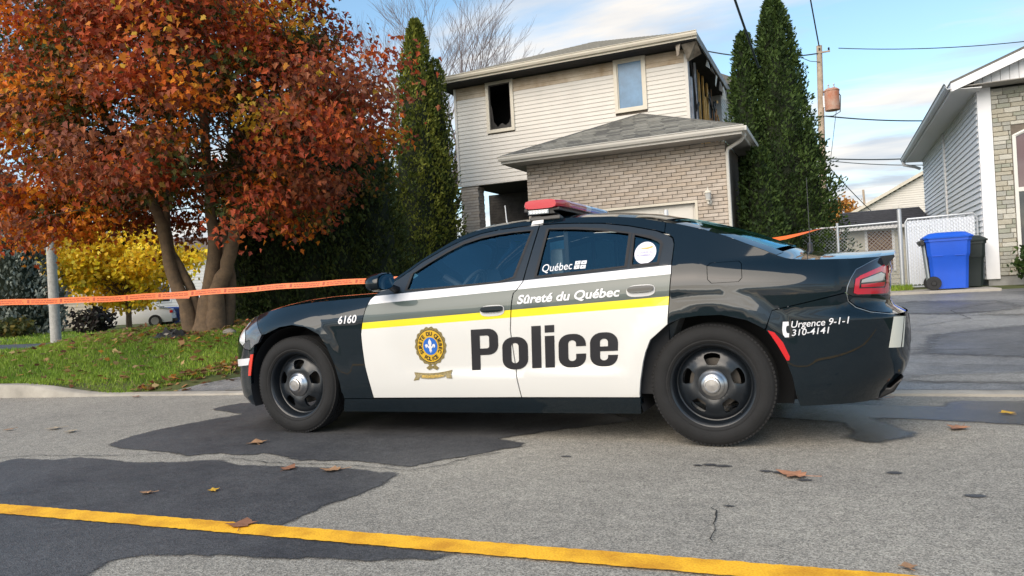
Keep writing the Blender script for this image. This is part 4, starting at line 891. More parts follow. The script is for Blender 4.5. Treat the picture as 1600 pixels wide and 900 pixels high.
# wall lantern
wl_=bpy.data.objects.new('wall_lamp',None); COL.objects.link(wl_); wl_.parent=house; mL=M('lamp_white',(.68,.64,.55),.5)
lx,ly,lz=-2.235,15.02,2.56
part('back_plate',mL,wl_,lambda b:b.lathe([(.0,-.0),(.05,-.0),(.05,-.02),(.02,-.03)],(lx,15.165,lz-.08),'y',12))
part('bracket',mL,wl_,lambda b:b.tube([(lx,15.15,lz-.08),(lx,15.08,lz-.14),(lx,15.02,lz-.12),(lx,15.02,lz-.06)],.012,6))
part('lantern',mL,wl_,lambda b:b.lathe([(.0,-.07),(.03,-.065),(.045,-.05),(.045,-.04),(.06,.085),(.078,.09),(.05,.13),(.018,.15),(.012,.175),(.006,.20),(.0,.215)],(lx,ly,lz),'z',8))
part('pane',M('lamp_glass',(.5,.5,.48),.2),wl_,lambda b:b.lathe([(.047,-.035),(.061,.08)],(lx,ly,lz),'z',8))
# upper storey
MX0,MX1,MY,MZ0,MZ1=-8.90,-2.88,17.4,3.72,6.24
W1=(-7.93,-7.29,5.03,6.21); W2=(-4.56,-3.91,5.06,6.21)
part('wall',mMortar,house,lambda b:b.bb((MX0+.02,MY+.02,MZ0+.02),(W1[0],MY+.14,MZ1)).bb((W1[1],MY+.02,MZ0+.02),(MX1-.14,MY+.14,MZ1)).bb((W1[0],MY+.02,MZ0+.02),(W1[1],MY+.14,W1[2])).bb((W1[0],MY+.02,W1[3]),(W1[1],MY+.14,MZ1)).bb((MX0+.02,MY+.14,MZ0+.02),(MX0+.14,24,MZ1)).bb((MX0+.02,23.9,MZ0),(MX1-.2,24,MZ1)))
fr=house
front=part('front_siding',mMortar,house,lambda b:b.bb((MX0+.05,MY+.0125,MZ0+.03),(W1[0],MY+.018,MZ1-.02)).bb((W1[1],MY+.0125,MZ0+.03),(MX1-.1,MY+.018,MZ1-.02)).bb((W1[0],MY+.0125,MZ0+.03),(W1[1],MY+.018,W1[2])))
z=MZ0; k=0
while z<MZ1-.01:
    z1=min(z+.101,MZ1); segs=[(MX0+.04,MX1-.07)]
    for w in (W1,W2):
        if z1>w[2]-.06 and z<w[3]+.06:
            ns=[]
            for a,b in segs:
                if a<w[0]-.06<b: ns+=[(a,w[0]-.06),(w[1]+.06,b)]
                else: ns.append((a,b))
            segs=ns
    top=z>MZ1-.20 or (z>MZ1-.42 and rb.random()<.5)
    for a,b in segs:
        part('siding_board',mSidingSoot if (top or (z>5.98 and rb.random()<.35)) else mSiding,front,lambda q:q.prism([(MY+.012,z),(MY-.016,z+.002),(MY-.017,z+.006),(MY-.002,z1+.004),(MY+.012,z1+.004)],a,b,'x'))
    z+=.101; k+=1
part('corner_trim',mSiding,house,lambda b:b.bb((MX0-.01,MY-.03,MZ0-.02),(MX0+.05,MY+.05,MZ1)))
part('corner_trim',mSiding,house,lambda b:b.bb((MX1-.075,MY-.03,MZ0+.9),(MX1,MY+.05,MZ1-.12)))
part('bottom_trim',mSiding,house,lambda b:b.bb((MX0+.05,MY-.022,MZ0-.03),(GX0+.3,MY+.1,MZ0)))
for w,dark in ((W1,True),(W2,False)):
    x0,x1,z0,z1=w
    wi=part('window',mTrimC,house,lambda b:b.bb((x0-.06,MY-.05,z0-.06),(x0+.02,MY+.06,z1+.06)).bb((x1-.02,MY-.05,z0-.06),(x1+.06,MY+.06,z1+.06)).bb((x0+.02,MY-.05,z0-.06),(x1-.02,MY+.06,z0+.02)).bb((x0+.02,MY-.05,z1-.02),(x1-.02,MY+.06,z1+.06)))
    part('sash',M('sash_dark',(.05,.045,.04),.5) if dark else mTrimC,wi,lambda b:b.bb((x0+.02,MY-.02,z0+.02),(x0+.045,MY+.03,z1-.02)).bb((x1-.045,MY-.02,z0+.02),(x1-.02,MY+.03,z1-.02)).bb((x0+.045,MY-.02,z0+.02),(x1-.045,MY+.03,z0+.045)).bb((x0+.045,MY-.02,z1-.045),(x1-.045,MY+.03,z1-.02)))
    if dark:
        part('burnt_room',mSoot,wi,lambda b:b.bb((x0-.6,MY+1.2,z0-.3),(x1+.6,MY+1.25,z1+.02)).bb((x0-.62,MY+.145,z0-.3),(x0-.6,MY+1.2,z1+.02)).bb((x1+.6,MY+.145,z0-.3),(x1+.62,MY+1.2,z1+.02)).bb((x0-.6,MY+.145,z1+.0),(x1+.6,MY+1.2,z1+.02)).bb((x0-.6,MY+.145,z0-.32),(x1+.6,MY+1.2,z0-.3)))
        part('broken_pane',M('sooted_glass',(.006,.006,.007),.3,spec=.35),wi,lambda b:b.prism([(x0+.045,z0+.045),(x1-.045,z0+.045),(x1-.045,z0+.30),(x1-.10,z0+.16),(x1-.2,z0+.10),(x1-.30,z0+.17),(x0+.22,z0+.08),(x0+.12,z0+.22),(x0+.08,z0+.6),(x0+.045,z0+.7)],MY+.0,MY+.005,'y'))
    else: part('pane',mSkyPane,wi,lambda b:b.bb((x0+.045,MY-.002,z0+.045),(x1-.045,MY+.004,z1-.045)))
# main roof
RX0,RX1,RY,RZ=-9.25,-2.57,16.88,6.43; RA=Vector((-5.92,20.3,7.76)); RBK=24.6; RAB=Vector((-5.92,21.2,7.76))
roof=part('roof',mShing[2],house,lambda b:b.add([(RX0,RY,RZ),(RX1,RY,RZ),RA,RAB,(RX0,RBK,RZ),(RX1,RBK,RZ)],[(0,1,2),(1,5,3,2),(4,0,2,3),(5,4,3)]))
sl2=math.hypot(RA.y-RY,RA.z-RZ); tl2=math.atan2(RA.z-RZ,RA.y-RY)
for k in range(25):
    t0=k/25; t1=(k+1.15)/25; f=lambda t,x,h:(x+(RA.x-x)*t,RY+(RA.y-RY)*t,RZ+(RA.z-RZ)*t+h)
    part('shingle_course',mShing[k%3],roof,lambda b:b.add([f(t0,RX0,.018),f(t0,RX1,.018),f(min(t1,1),RX1,.008),f(min(t1,1),RX0,.008),f(t0,RX0,.004),f(t0,RX1,.004)],[(0,1,2,3),(4,5,1,0)]))
part('fascia',mTrimC,house,lambda b:b.bb((RX0,RY,6.29),(RX1,RY+.03,RZ)).bb((RX0,RY+.03,6.29),(RX0+.03,RBK,RZ)))
part('gutter',mTrimC,house,lambda b:gut(b,RY,RX0-.03,RX1+.02,RZ+.005))
part('side_fascia',M('scorched_fascia',(.40,.36,.31),.6,col2=(.10,.09,.08),scale=2.2),house,lambda b:b.bb((RX1-.03,RY+.03,6.27),(RX1,22.6,RZ+.01)))
part('burnt_soffit',mSoot,house,lambda b:b.bb((RX0+.03,RY+.03,6.26),(RX1-.03,MY-.035,6.275)).bb((RX0+.03,MY-.03,6.26),(MX0-.015,RBK-.1,6.275)).bb((MX1-.9,MY+.15,6.26),(RX1-.03,22.6,6.275)))
# burnt flank: charred void, bare studs, torn sheathing
flank=part('burnt_flank',mSoot,house,lambda b:b.bb((MX1-.24,MY+.14,4.2),(MX1-.20,22.4,MZ1)))
mStuds=[M('stud_%s'%n,c,.8,var=.35,scale=6) for n,c in (('amber',(.72,.40,.10)),('pale',(.78,.66,.55)),('char',(.02,.017,.015)),('brown',(.42,.19,.06)),('grey',(.70,.67,.68)))]
y=MY+.10; rs=random.Random(4); k=0
while y<22.25:
    w=rs.choice((.05,.08,.13,.20)); m=mStuds[rs.choices((0,1,2,3,4),(3,2,2,2,3 if y<18.6 else 1.2))[0]]; zt=rs.uniform(5.6,6.2) if rs.random()<.4 else 6.24; dx=rs.uniform(-.09,-.01)
    part('stud',m,flank,lambda b:b.box((MX1+dx-.03,y+w/2,(4.3+zt)/2),(.04,w,zt-4.3),Matrix.Rotation(rs.uniform(-.015,.015),3,'X')))
    y+=w+rs.choice((.02,.05,.16,.24))
for k in range(9):
    yy=rs.uniform(17.6,22.2); zz=rs.uniform(4.6,6.0); part('charred_scrap',mStuds[rs.choice((0,2,2,3))],flank,lambda b:b.box((MX1+.01,yy,zz),(.03,rs.uniform(.1,.5),rs.uniform(.04,.16)),Matrix.Rotation(rs.uniform(-.7,.7),3,'X')))
part('hanging_cable',mStuds[2],flank,lambda b:b.tube([(MX1+.03,17.5,6.15),(MX1+.05,17.75,5.7),(MX1+.04,18.0,5.25),(MX1+.03,18.15,4.95)],.018,6))
def flap(pts,m,nm='torn_sheet'):
    b=MB(); n=len(pts); V=[Vector(p) for p in pts]; b.add(V+[v+Vector((.006,.006,-.006)) for v in V],[tuple(range(n)),tuple(range(2*n-1,n-1,-1))]+[(i,(i+1)%n,n+(i+1)%n,n+i) for i in range(n)]); b.build(nm,m,flank)
mTorn=M('torn_soffit',(.36,.31,.25),.6,col2=(.10,.08,.06),scale=5)
flap([(-2.93,17.0,6.24),(-2.60,16.98,6.26),(-2.55,17.3,6.05),(-2.72,17.34,6.0),(-2.86,17.3,5.93)],mTorn); flap([(-2.95,16.95,6.25),(-2.99,16.95,6.02),(-3.04,16.98,5.98),(-3.06,17.0,6.25)],mTorn)
for yy,zz in ((18.6,6.1),(19.3,6.12),(20.1,6.0),(20.8,5.98),(21.4,5.9),(21.9,6.05)):
    flap([(-2.62,yy,6.26),(-2.62,yy+.22,6.26),(-2.60+rs.uniform(-.08,.05),yy+.25,zz),(-2.66,yy+.05,zz+rs.uniform(.02,.12))],rs.choice((mTorn,mTorn,mTrimC)))
# rear wing with sound siding
wing=part('rear_wing',mSiding,house,lambda b:b.bb((-4.8,22.42,.6),(MX1+.06,27.5,6.6)))
for k in range(58): part('siding_board',mSiding,wing,lambda b:b.prism([(MX1+.06,.65+k*.101),(MX1+.08,.652+k*.101),(MX1+.064,.752+k*.101),(MX1+.06,.752+k*.101)],22.45,27.4,'y'))
part('wing_roof',mShing[2],house,lambda b:b.prism([(-5.0,6.6),(MX1+.5,6.6),(MX1+.5,6.72),(-3.6,7.35),(-5.0,6.75)],22.65,27.8,'y'))
# porch under the upper storey
col=part('porch_column',mMortar,house,lambda b:b.bb((-8.85,MY+.05,.45),(-8.41,MY+.43,3.69)))
lay(col,-8.87,-8.39,.45,3.69,MY+.02,lambda a,b,z:[(a,b)],150,seed=6,bl=.24)
lay(col,MY+.09,MY+.43,1.9,3.69,-8.395,lambda a,b,z:[(a,b)],80,face='x',seed=7,bl=.24,depth=.02)
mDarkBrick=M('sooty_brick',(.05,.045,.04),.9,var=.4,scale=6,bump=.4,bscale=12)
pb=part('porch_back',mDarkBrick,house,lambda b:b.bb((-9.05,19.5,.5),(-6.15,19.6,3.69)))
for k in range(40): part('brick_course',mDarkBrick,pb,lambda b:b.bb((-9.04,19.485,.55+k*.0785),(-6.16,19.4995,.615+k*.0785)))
part('porch_door',M('porch_door_dark',(.03,.03,.034),.5),house,lambda b:b.bb((-7.75,19.44,.62),(-6.85,19.484,2.7)).bb((-7.6,19.41,.9),(-7.0,19.4395,1.5)).bb((-7.6,19.41,1.65),(-7.0,19.4395,2.5)))
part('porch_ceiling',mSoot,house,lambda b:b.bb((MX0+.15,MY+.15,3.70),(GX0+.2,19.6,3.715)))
part('porch_floor',mConc,house,lambda b:b.bb((-8.9,17.2,.3),(-6.12,19.5,.62)))
part('porch_rail',mSoot,house,lambda b:b.bb((-8.39,17.6,1.45),(-7.9,17.64,1.52)).bb((-7.94,17.6,.62),(-7.9,17.64,1.45)))
# ------------------------------------------------------------------ neighbouring house on the right
mVinyl=M('white_vinyl_siding',(.86,.87,.88),.55,var=.03,scale=1.2); mCornerW=M('white_corner_board',(.80,.80,.81),.5,var=.05,scale=2)
mStones=[M('stone_%s'%n,c,.9,var=.22,scale=12,bump=.6,bscale=35) for n,c in (('buff',(.42,.39,.31)),('grey',(.36,.355,.31)),('moss',(.33,.335,.27)),('pale',(.52,.50,.43)))]
nb=thing('white_sided_house','white vinyl sided house with stone front beside the blue bin','house',(4.5,17.2,.5))
NX,NY,NZ0,NZ1=2.70,17.2,.70,4.32
part('foundation',M('foundation_concrete',(.27,.27,.26),.9,var=.25,scale=3,bump=.3,bscale=40),nb,lambda b:b.bb((NX+.03,NY+.02,.2),(10.5,27.2,NZ0)))
part('wall',mMortar,nb,lambda b:b.bb((NX+.03,NY+.06,NZ0),(10.5,27.2,NZ1)))
fl=part('side_siding',mMortar,nb,lambda b:b.bb((NX+.012,NY+.1,NZ0),(NX+.028,27.2,NZ1)))
k=0; z=NZ0-.05
while z<NZ1:
    for a,b in ((NY+.06,22.0),(22.22,27.2)):
        part('siding_board',mVinyl,fl,lambda q:q.prism([(NX+.012,z),(NX-.022,z+.002),(NX-.023,z+.010),(NX+.002,z+.117),(NX+.012,z+.117)],a,b,'y'))
    z+=.117
part('corner_board',mCornerW,nb,lambda b:b.bb((2.69,NY-.03,.65),(2.925,NY+.05,4.40)),bevel=.006)
part('side_pilaster',mCornerW,nb,lambda b:b.bb((NX-.05,22.0,.7),(NX+.01,22.22,NZ1)),bevel=.005)
stw=part('stone_front',mMortar,nb,lambda b:b.bb((2.926,NY+.012,.70),(10.4,NY+.055,4.34)))
rst=random.Random(21); P0=org(stw); SM=[]
for m in mStones:
    for q in range(3):
        b=MB(); r2=random.Random(q*7+3); V=[]
        for yy,kk in ((0,1.),(-.022,.93)):
            for sx,sz in ((-1,-1),(-.3,-1.03),(.4,-.97),(1,-1),(1,1),(.35,1.03),(-.4,.96),(-1,1)): V.append((sx*.5*kk+r2.uniform(-.02,.02),yy+r2.uniform(-.004,.004),sz*.5*kk+r2.uniform(-.03,.03)))
        b.add(V,[tuple(range(8,16))]+[(i,(i+1)%8,8+(i+1)%8,8+i) for i in range(8)]); SM.append(b.mesh('stone',m))
n=0; z=.71; rest=MB(); WX0,WX1,WZ0,WZ1=3.30,4.9,.95,3.42
while z<4.33:
    h=rst.choice((.075,.09,.105)); x=2.928+rst.uniform(-.1,0)
    while x<7.6:
        w=rst.uniform(.13,.30); a,b=max(x,2.928),min(x+w,7.6); x+=w
        if b-a<.04 or (b>WX0-.05 and a<WX1+.05 and WZ0-.05<z+h/2<WZ1+.2): 
            if a<WX0-.07<b and b-a>.04: b=WX0-.07
            else: continue
            if b-a<.03: continue
        c=((a+b)/2,NY+.012,min(z+h/2,4.32))
        if n<298 and a<4.6: o=link('stone',rst.choices(SM)[0],stw,Vector(c)-P0); o.scale=(b-a-.006,1,h-.007); n+=1
        else: rest.box((c[0],NY+.002,c[2]),(b-a-.008,.03,h-.009))
    z+=h
o=rest.build('stones',mStones[0],stw); o['kind']='stuff'
wf=M('window_frame_white',(.66,.65,.60),.5)
wn_=part('window',wf,nb,lambda b:b.bb((WX0-.06,NY-.03,WZ0-.06),(WX0,NY+.05,WZ1)).bb((WX1,NY-.03,WZ0-.06),(WX1+.06,NY+.05,WZ1)).bb((WX0,NY-.03,WZ0-.06),(WX1,NY+.05,WZ0)).bb((WX0,NY-.03,2.32),(WX1,NY+.05,2.40)).bb((3.62,NY-.028,WZ0),(3.66,NY+.05,2.32)))
part('arch_head',wf,wn_,lambda b:b.tube([(WX0-.03+(WX1-WX0+.06)*t,NY+.0,WZ1-.02+.24*math.sin(math.pi*t)) for t in lin(0,1,13)],.035,6))
part('pane',M('rose_glass',(.13,.07,.07),.08,coat=1.,spec=.7),wn_,lambda b:b.bb((WX0,NY+.0,2.40),(WX1,NY+.01,WZ1)))
part('pane',M('dark_glass',(.02,.024,.03),.06,coat=1.,spec=.7),wn_,lambda b:b.bb((WX0,NY+.001,WZ0),(WX1,NY+.011,2.32)))
part('pane',M('rose_glass',(.13,.07,.07)),wn_,lambda b:b.prism([(WX0+(WX1-WX0)*t,WZ1+.22*math.sin(math.pi*t)) for t in lin(0,1,13)],NY+.0,NY+.01,'y'))
# roof: eave along the flank, gable to the street
AX,AZ=6.6,6.20; OX,OZ=2.20,4.52
part('roof',mShing[2],nb,lambda b:b.prism([(OX,OZ),(AX,AZ),(11.0,OZ),(11.0,OZ-.05),(AX,AZ-.06),(OX,OZ-.05)],16.72,27.6,'y'))
part('rake_board',mCornerW,nb,lambda b:b.prism([(OX,OZ-.052),(AX,AZ-.062),(11.0,OZ-.052),(11.0,OZ-.22),(AX,AZ-.24),(OX+.02,OZ-.20)],16.70,16.74,'y'))
gb=part('gable_wall',mMortar,nb,lambda b:b.prism([(2.60,4.42),(AX,AZ-.10),(10.6,4.42)],16.98,17.1,'y'))
x=2.62
while x<10.5:
    zt=min(OZ-.08+(min(x,2*AX-x-.15)-OX)*(AZ-OZ)/(AX-OX),AZ-.15)-.05
    if zt>4.5: part('board',mCornerW,gb,lambda b:b.bb((x,16.955,4.43),(x+.142,16.979,zt)))
    x+=.15
part('gable_soffit',mSoffit,nb,lambda b:b.bb((2.3,16.74,4.395),(10.6,17.18,4.41)))
part('soffit',M('soffit_white',(.70,.70,.69),.6),nb,lambda b:b.prism([(OX+.03,4.36),(NX+.02,4.33),(NX+.02,4.345),(OX+.03,4.375)],16.75,27.5,'y'))
part('fascia',mCornerW,nb,lambda b:b.bb((OX,16.74,4.33),(OX+.03,27.6,OZ-.055)))
part('gutter',M('gutter_grey',(.50,.52,.55),.4),nb,lambda b:b.prism([(OX,4.37),(OX-.06,4.37),(OX-.09,4.42),(OX-.10,4.49),(OX-.115,4.495),(OX-.115,4.485),(OX-.09,4.47),(OX-.06,4.385),(OX,4.385)],16.72,27.6,'y'))
part('downspout',mCornerW,nb,lambda b:b.tube([(OX-.05,27.4,4.38),(OX-.03,27.42,4.28),(OX+.3,27.44,4.18),(NX-.06,27.4,4.1)],.045,8),smooth=True)
# ------------------------------------------------------------------ bins
mBin=M('blue_bin_plastic',(.010,.085,.55),.38,var=.08,scale=3); mBinLid=M('blue_bin_lid',(.012,.105,.62),.42)
bz=ground(1.9,16.0)
def bin_(x,y,z,body,lid,label,cat,name,sc=1.,wheels=True):
    t=thing(name,label,cat,(x,y,z)); hx,hy=.37*sc,.30*sc; H=.96*sc
    def P(fx,fy,k,zz,ch=.05): return [(x+sx*(fx*k)-(0 if i%2 else 0),y+sy*(fy*k),z+zz) for i,(sx,sy) in enumerate(((-1,-1+ch/.3),(-1+ch/.3,-1),(1-ch/.3,-1),(1,-1+ch/.3),(1,1-ch/.3),(1-ch/.3,1),(-1+ch/.3,1),(-1,1-ch/.3)))]
    b=MB(); V=[];st=[(.80,.02),(.84,.30*sc),(.885,.60*sc),(.915,.62*sc),(.94,.66*sc),(.985,H-.05),(1.04,H-.05),(1.04,H)]
    for k,zz in st: V+=P(hx,hy,k,zz)
    F=[(i*8+j,i*8+(j+1)%8,(i+1)*8+(j+1)%8,(i+1)*8+j) for i in range(len(st)-1) for j in range(8)]+[tuple(range(7,-1,-1)),tuple(range((len(st)-1)*8,len(st)*8))]
    b.add(V,F); b.build('body',body,t,smooth=R(35),bevel=0)
    b=MB(); V=[];st=[(1.10,H+.002),(1.12,H+.03),(1.02,H+.055),(.80,H+.105),(.50,H+.118)]
    for k,zz in st: V+=P(hx,hy,k,zz)
    F=[(i*8+j,i*8+(j+1)%8,(i+1)*8+(j+1)%8,(i+1)*8+j) for i in range(len(st)-1) for j in range(8)]+[tuple(range(7,-1,-1)),tuple(range((len(st)-1)*8,len(st)*8))]
    b.add(V,F); b.build('lid',lid,t,smooth=R(25))
    MB().box((x-hx*1.16,y,z+H-.06),(.07,hy*1.7,.10),Matrix.Rotation(R(-30),3,'Y')).build('handle',mTrim,t,bevel=.01)
    MB().box((x-hx*.98,y,z+H*.55),(.03,hy*1.2,H*.85),Matrix.Rotation(R(-5),3,'Y')).build('back_rib',M('bin_grey',(.30,.34,.36),.5),t,bevel=.008)
    if wheels:
        for s in (-1,1):
            w=MB().lathe([(.0,.02),(.05,.025),(.10,.02),(.125,.02),(.128,0),(.125,-.03),(.0,-.03)],(x-hx*.72,y+s*(hy*.86),z+.130),'y',24).build('wheel',mRubber,t,smooth=R(40))
            MB().lathe([(.0,.0),(.04,.0),(.045,-.01)],(x-hx*.72,y+s*(hy*.86+.035),z+.130),'y',16).build('hub',mTrim,w)
        MB().tube([(x-hx*.72,y-hy*.9,z+.13),(x-hx*.72,y+hy*.9,z+.13)],.012,6).build('axle',mTrim,t)
    for k in (-.55,.0,.55): MB().box((x+k*hx*.9,y-hy*.93,z+.64*sc),(hx*.45,.02,.016),Matrix.Rotation(R(0),3,'Z')).build('grip_rib',body,t) if k else None
bin_(1.93,16.3,bz+.045,mBin,mBinLid,'bright blue wheeled recycling bin with lid closed beside the white house','bin','recycling_bin')
bin_(2.30,17.0,bz+.05,M('dark_green_bin',(.012,.02,.018),.6),M('dark_green_bin_lid',(.014,.022,.02),.6),'dark green bin half hidden behind the blue bin','bin','waste_bin',.92,False)
tag(MB().bb((.7,15.75,bz-.15),(2.69,17.15,bz+.042)).build('concrete_pad',mConc,bevel=.01),'low concrete pad under the blue bin','pad')
# ------------------------------------------------------------------ chain-link fence and slatted gate
mGalv=M('galvanised_steel',(.50,.53,.56),.45,metal=.5); mSlat=M('white_fence_slat',(.66,.70,.76),.55)
fz=ground(.5,17.5)-.02
cf=thing('chain_link_fence','galvanised chain link fence panel in front of the small shed','fence',(.6,17.5,fz))
for x in (-1.2,.06): MB().tube([(x,17.5,fz-.1),(x,17.5,2.0)],.028,10).build('post',mGalv,cf,smooth=True)
MB().tube([(1.25,17.5,fz-.1),(1.25,17.5,2.18),(1.25,17.5,2.2)],[.045,.045,.02],10).build('gate_post',mGalv,cf,smooth=True)
MB().tube([(-1.2,17.5,1.90),(1.25,17.5,1.93)],.02,8).build('top_rail',mGalv,cf,smooth=True)
def mesh_wires(x0,x1,z0,z1,y,pitch,r):
    b=MB(); H=z1-z0; c=x0-H
    while c<x1:
        for d in (1,-1):
            a0=max(0,(x0-c)); a1=min(H,x1-c)
            if a1>a0+.02:
                p,q=(c+a0,z0+a0),(c+a1,z0+a1)
                if d<0: p,q=(p[0],z1-(p[1]-z0)),(q[0],z1-(q[1]-z0))
                b.tube([(p[0],y+.003*d,p[1]),(q[0],y+.003*d,q[1])],r,4,cap=False)
        c+=pitch
    return b
o=mesh_wires(-1.2,1.22,fz+.03,1.90,17.5,.075,.0032).build('wire_mesh',mGalv,cf); o['kind']='stuff'
gt=thing('slatted_gate','pale slatted chain link gate standing left of the blue bin','gate',(1.9,17.55,fz))
MB().tube([(1.36,17.55,fz+.10),(1.36,17.55,1.90),(1.40,17.55,1.97),(2.58,17.55,1.99),(2.64,17.55,1.90),(2.64,17.55,fz+.10),(2.58,17.55,fz+.05),(1.40,17.55,fz+.05),(1.36,17.55,fz+.10)],.022,8).build('frame',mGalv,gt,smooth=True)
for k in range(26): MB().box((1.40+k*.047,17.555+.004*(k%2),(fz+.08+1.95)/2),(.042,.004,1.95-fz-.12)).build('slat',mSlat,gt)
o=mesh_wires(1.38,2.62,fz+.08,1.96,17.548,.075,.0035).build('wire_mesh',mSlat,gt); o['kind']='stuff'
# ------------------------------------------------------------------ small shed and far house behind the fence
mShedW=M('shed_siding',(.60,.58,.50),.6,var=.06,scale=2); mRoofD=M('dark_shingle',(.075,.073,.078),.85,var=.3,scale=9,bump=.4,bscale=50)
gz=ground(1.2,26)
sh=thing('garden_shed','small cream shed with dark roof and lattice window behind the fence','shed',(1.25,26.8,gz))
MB().bb((.25,26.02,gz-.1),(2.5,28,2.30)).build('wall',mShedW,sh)
for k in range(15): MB().prism([(26.02,gz+.02+k*.135),(25.998,gz+.022+k*.135),(26.015,gz+.15+k*.135),(26.02,gz+.15+k*.135)],.26,2.49,'x').build('siding_board',mShedW,sh)
rf=MB().add([(.02,25.7,2.27),(2.75,25.7,2.27),(2.5,27,2.86),(.27,27,2.86),(2.75,28.3,2.27),(.02,28.3,2.27),(.02,25.7,2.20),(2.75,25.7,2.20)],[(0,1,2,3),(3,2,4,5),(0,3,5),(1,4,2),(6,7,1,0)]).build('roof',mRoofD,sh)
for k in range(9):
    t0,t1=k/9,(k+1)/9; MB().add([(.02+.25*t0,25.7+1.3*t0,2.29+.59*t0),(2.75-.25*t0,25.7+1.3*t0,2.29+.59*t0),(2.75-.25*t1,25.7+1.3*t1,2.275+.59*t1),(.02+.25*t1,25.7+1.3*t1,2.275+.59*t1)],[(0,1,2,3)]).build('shingle_course',mRoofD,rf)
MB().bb((.02,25.66,2.19),(2.75,25.70,2.285)).build('fascia',mCornerW,sh)
wv=MB().bb((.94,25.975,.95),(1.62,25.997,2.14)).build('window',M('rust_screen',(.16,.085,.05),.8),sh)
MB().bb((.86,25.96,.87),(.94,25.996,2.2)).bb((1.62,25.96,.87),(1.70,25.996,2.2)).build('frame',mCornerW,wv)
o=mesh_wires(.94,1.62,.95,2.14,25.968,.14,.010).build('lattice',M('lattice_tan',(.42,.32,.22),.8),wv); o['kind']='stuff'
fh=thing('far_gable_house','distant cream gabled house seen between the cedar and the white house','house',(4.5,45,.2))
MB().prism([(.9,.1),(8.6,.1),(8.6,3.9),(4.7,5.85),(.9,3.9)],45,52,'y').build('wall',mSiding,fh)
for k in range(46):
    z=.2+k*.12; h=max(0,z-3.9)*2; MB().prism([(45,z),(44.975,z+.003),(44.995,z+.12),(45,z+.12)],.92+h,8.58-h,'x').build('siding_board',mSiding,fh)
MB().prism([(.3,3.62),(.3,3.80),(4.7,6.10),(9.1,3.80),(9.1,3.62),(4.7,5.92)],44.7,52.3,'y').build('roof',mTrimC,fh)
MB().bb((2.9,44.93,4.0),(3.2,44.97,4.3)).build('vent',mGutter,fh)
# ------------------------------------------------------------------ utility pole, wires
mPole=M('weathered_pole_wood',(.40,.31,.23),.9,var=.25,scale=5,bump=.4,bscale=18); mWire=M('cable_black',(.03,.045,.05),.6); mRust=M('rusty_transformer',(.42,.12,.05),.7,col2=(.50,.36,.28),scale=2.6,detail=8)
up_=thing('utility_pole','weathered wooden utility pole with rusty transformer rising beyond the cedar','utility pole',(-.36,36,.1))
MB().tube([(-.44,36,.05),(-.36,36,4.5),(-.20,36,10.95)],[.17,.155,.12],14).build('shaft',mPole,up_,smooth=R(60))
tr=MB().lathe([(.0,8.02),(.30,8.02),(.31,8.05),(.31,8.85),(.33,8.86),(.33,8.90),(.25,8.97),(.0,8.99)],(.20,35.95,0),'z',20).build('transformer',mRust,up_,smooth=R(40))
for dx in (-.12,.1): MB().lathe([(.04,8.97),(.045,9.05),(.025,9.10),(.04,9.14),(.02,9.2)],(.20+dx,35.95,0),'z',8).build('bushing',mGalv,tr)
MB().box((-.05,35.95,8.45),(.24,.10,.5)).build('transformer_bracket',mGalv,up_)
MB().box((-.02,35.9,10.62),(.5,.06,.06)).build('cross_arm',mPole,up_)
for i,z in enumerate((10.70,10.66)): MB().lathe([(.0,0),(.05,.02),(.03,.06),(.05,.10),(.0,.14)],(-.2+.38*i,35.9,z),'z',8).build('insulator',mTrim,up_)
MB().tube([(.35,35.85,8.9),(.55,35.85,8.6),(.5,35.85,7.9),(.2,35.85,7.75),(-.2,35.85,7.8)],.02,5).build('lead',mWire,up_); MB().tube([(-.2,35.85,10.2),(-.6,35.85,10.3),(-1.0,35.85,10.55)],.016,5).build('lead',mWire,up_)
def wire(a,b,sag,r,label):
    P=[Vector(a).lerp(Vector(b),t)-Vector((0,0,sag*4*t*(1-t))) for t in lin(0,1,17)]
    tag(MB().tube(P,r,5).build('overhead_wire',mWire),label,'wire','overhead wires')
wire((.57,35.9,10.68),(9.5,36,9.7),.25,.02,'topmost thin wire running right from the pole top'); wire((-.1,35.9,7.8),(6.5,38,7.2),.18,.03,'thick wire running right just below the transformer')
wire((-.2,35.9,5.94),(5.2,38,5.75),.12,.028,'upper of two low wires running from the pole to the white house'); wire((-.2,35.9,5.85),(5.5,36,5.1),.15,.018,'lower of two low wires running from the pole to the white house')
wire((-.25,35.9,10.6),(-5.5,34,11.3),.3,.03,'wire running left from the pole top behind the cedar'); wire((-.2,36,10.9),(-1.9,6,20),.3,.03,'wire rising from the pole top out of view')
wire((-.3,35.9,6.0),(-1.75,7,9.5),.7,.022,'long service wire crossing the sky above the right cedar'); wire((-1.3,16.8,5.4),(-1.9,8,8.2),.1,.024,'black service wire passing in front of the right cedar')
wire((-.3,35.9,5.9),(-3.0,30,7.4),.2,.03,'cable slanting from the pole down behind the cedar'); wire((-.1,36,5.6),(3.2,45,2.6),.15,.02,'service drop slanting down to the far gabled house'); wire((.35,35.9,8.0),(-.1,35.9,5.2),0.,.012,'thin vertical lead beneath the transformer')
tag(MB().tube([(3.0,80,.2),(2.75,80,8.6)],[.14,.10],8).build('far_pole',mPole),'thin far utility pole above the orange tree','utility pole')
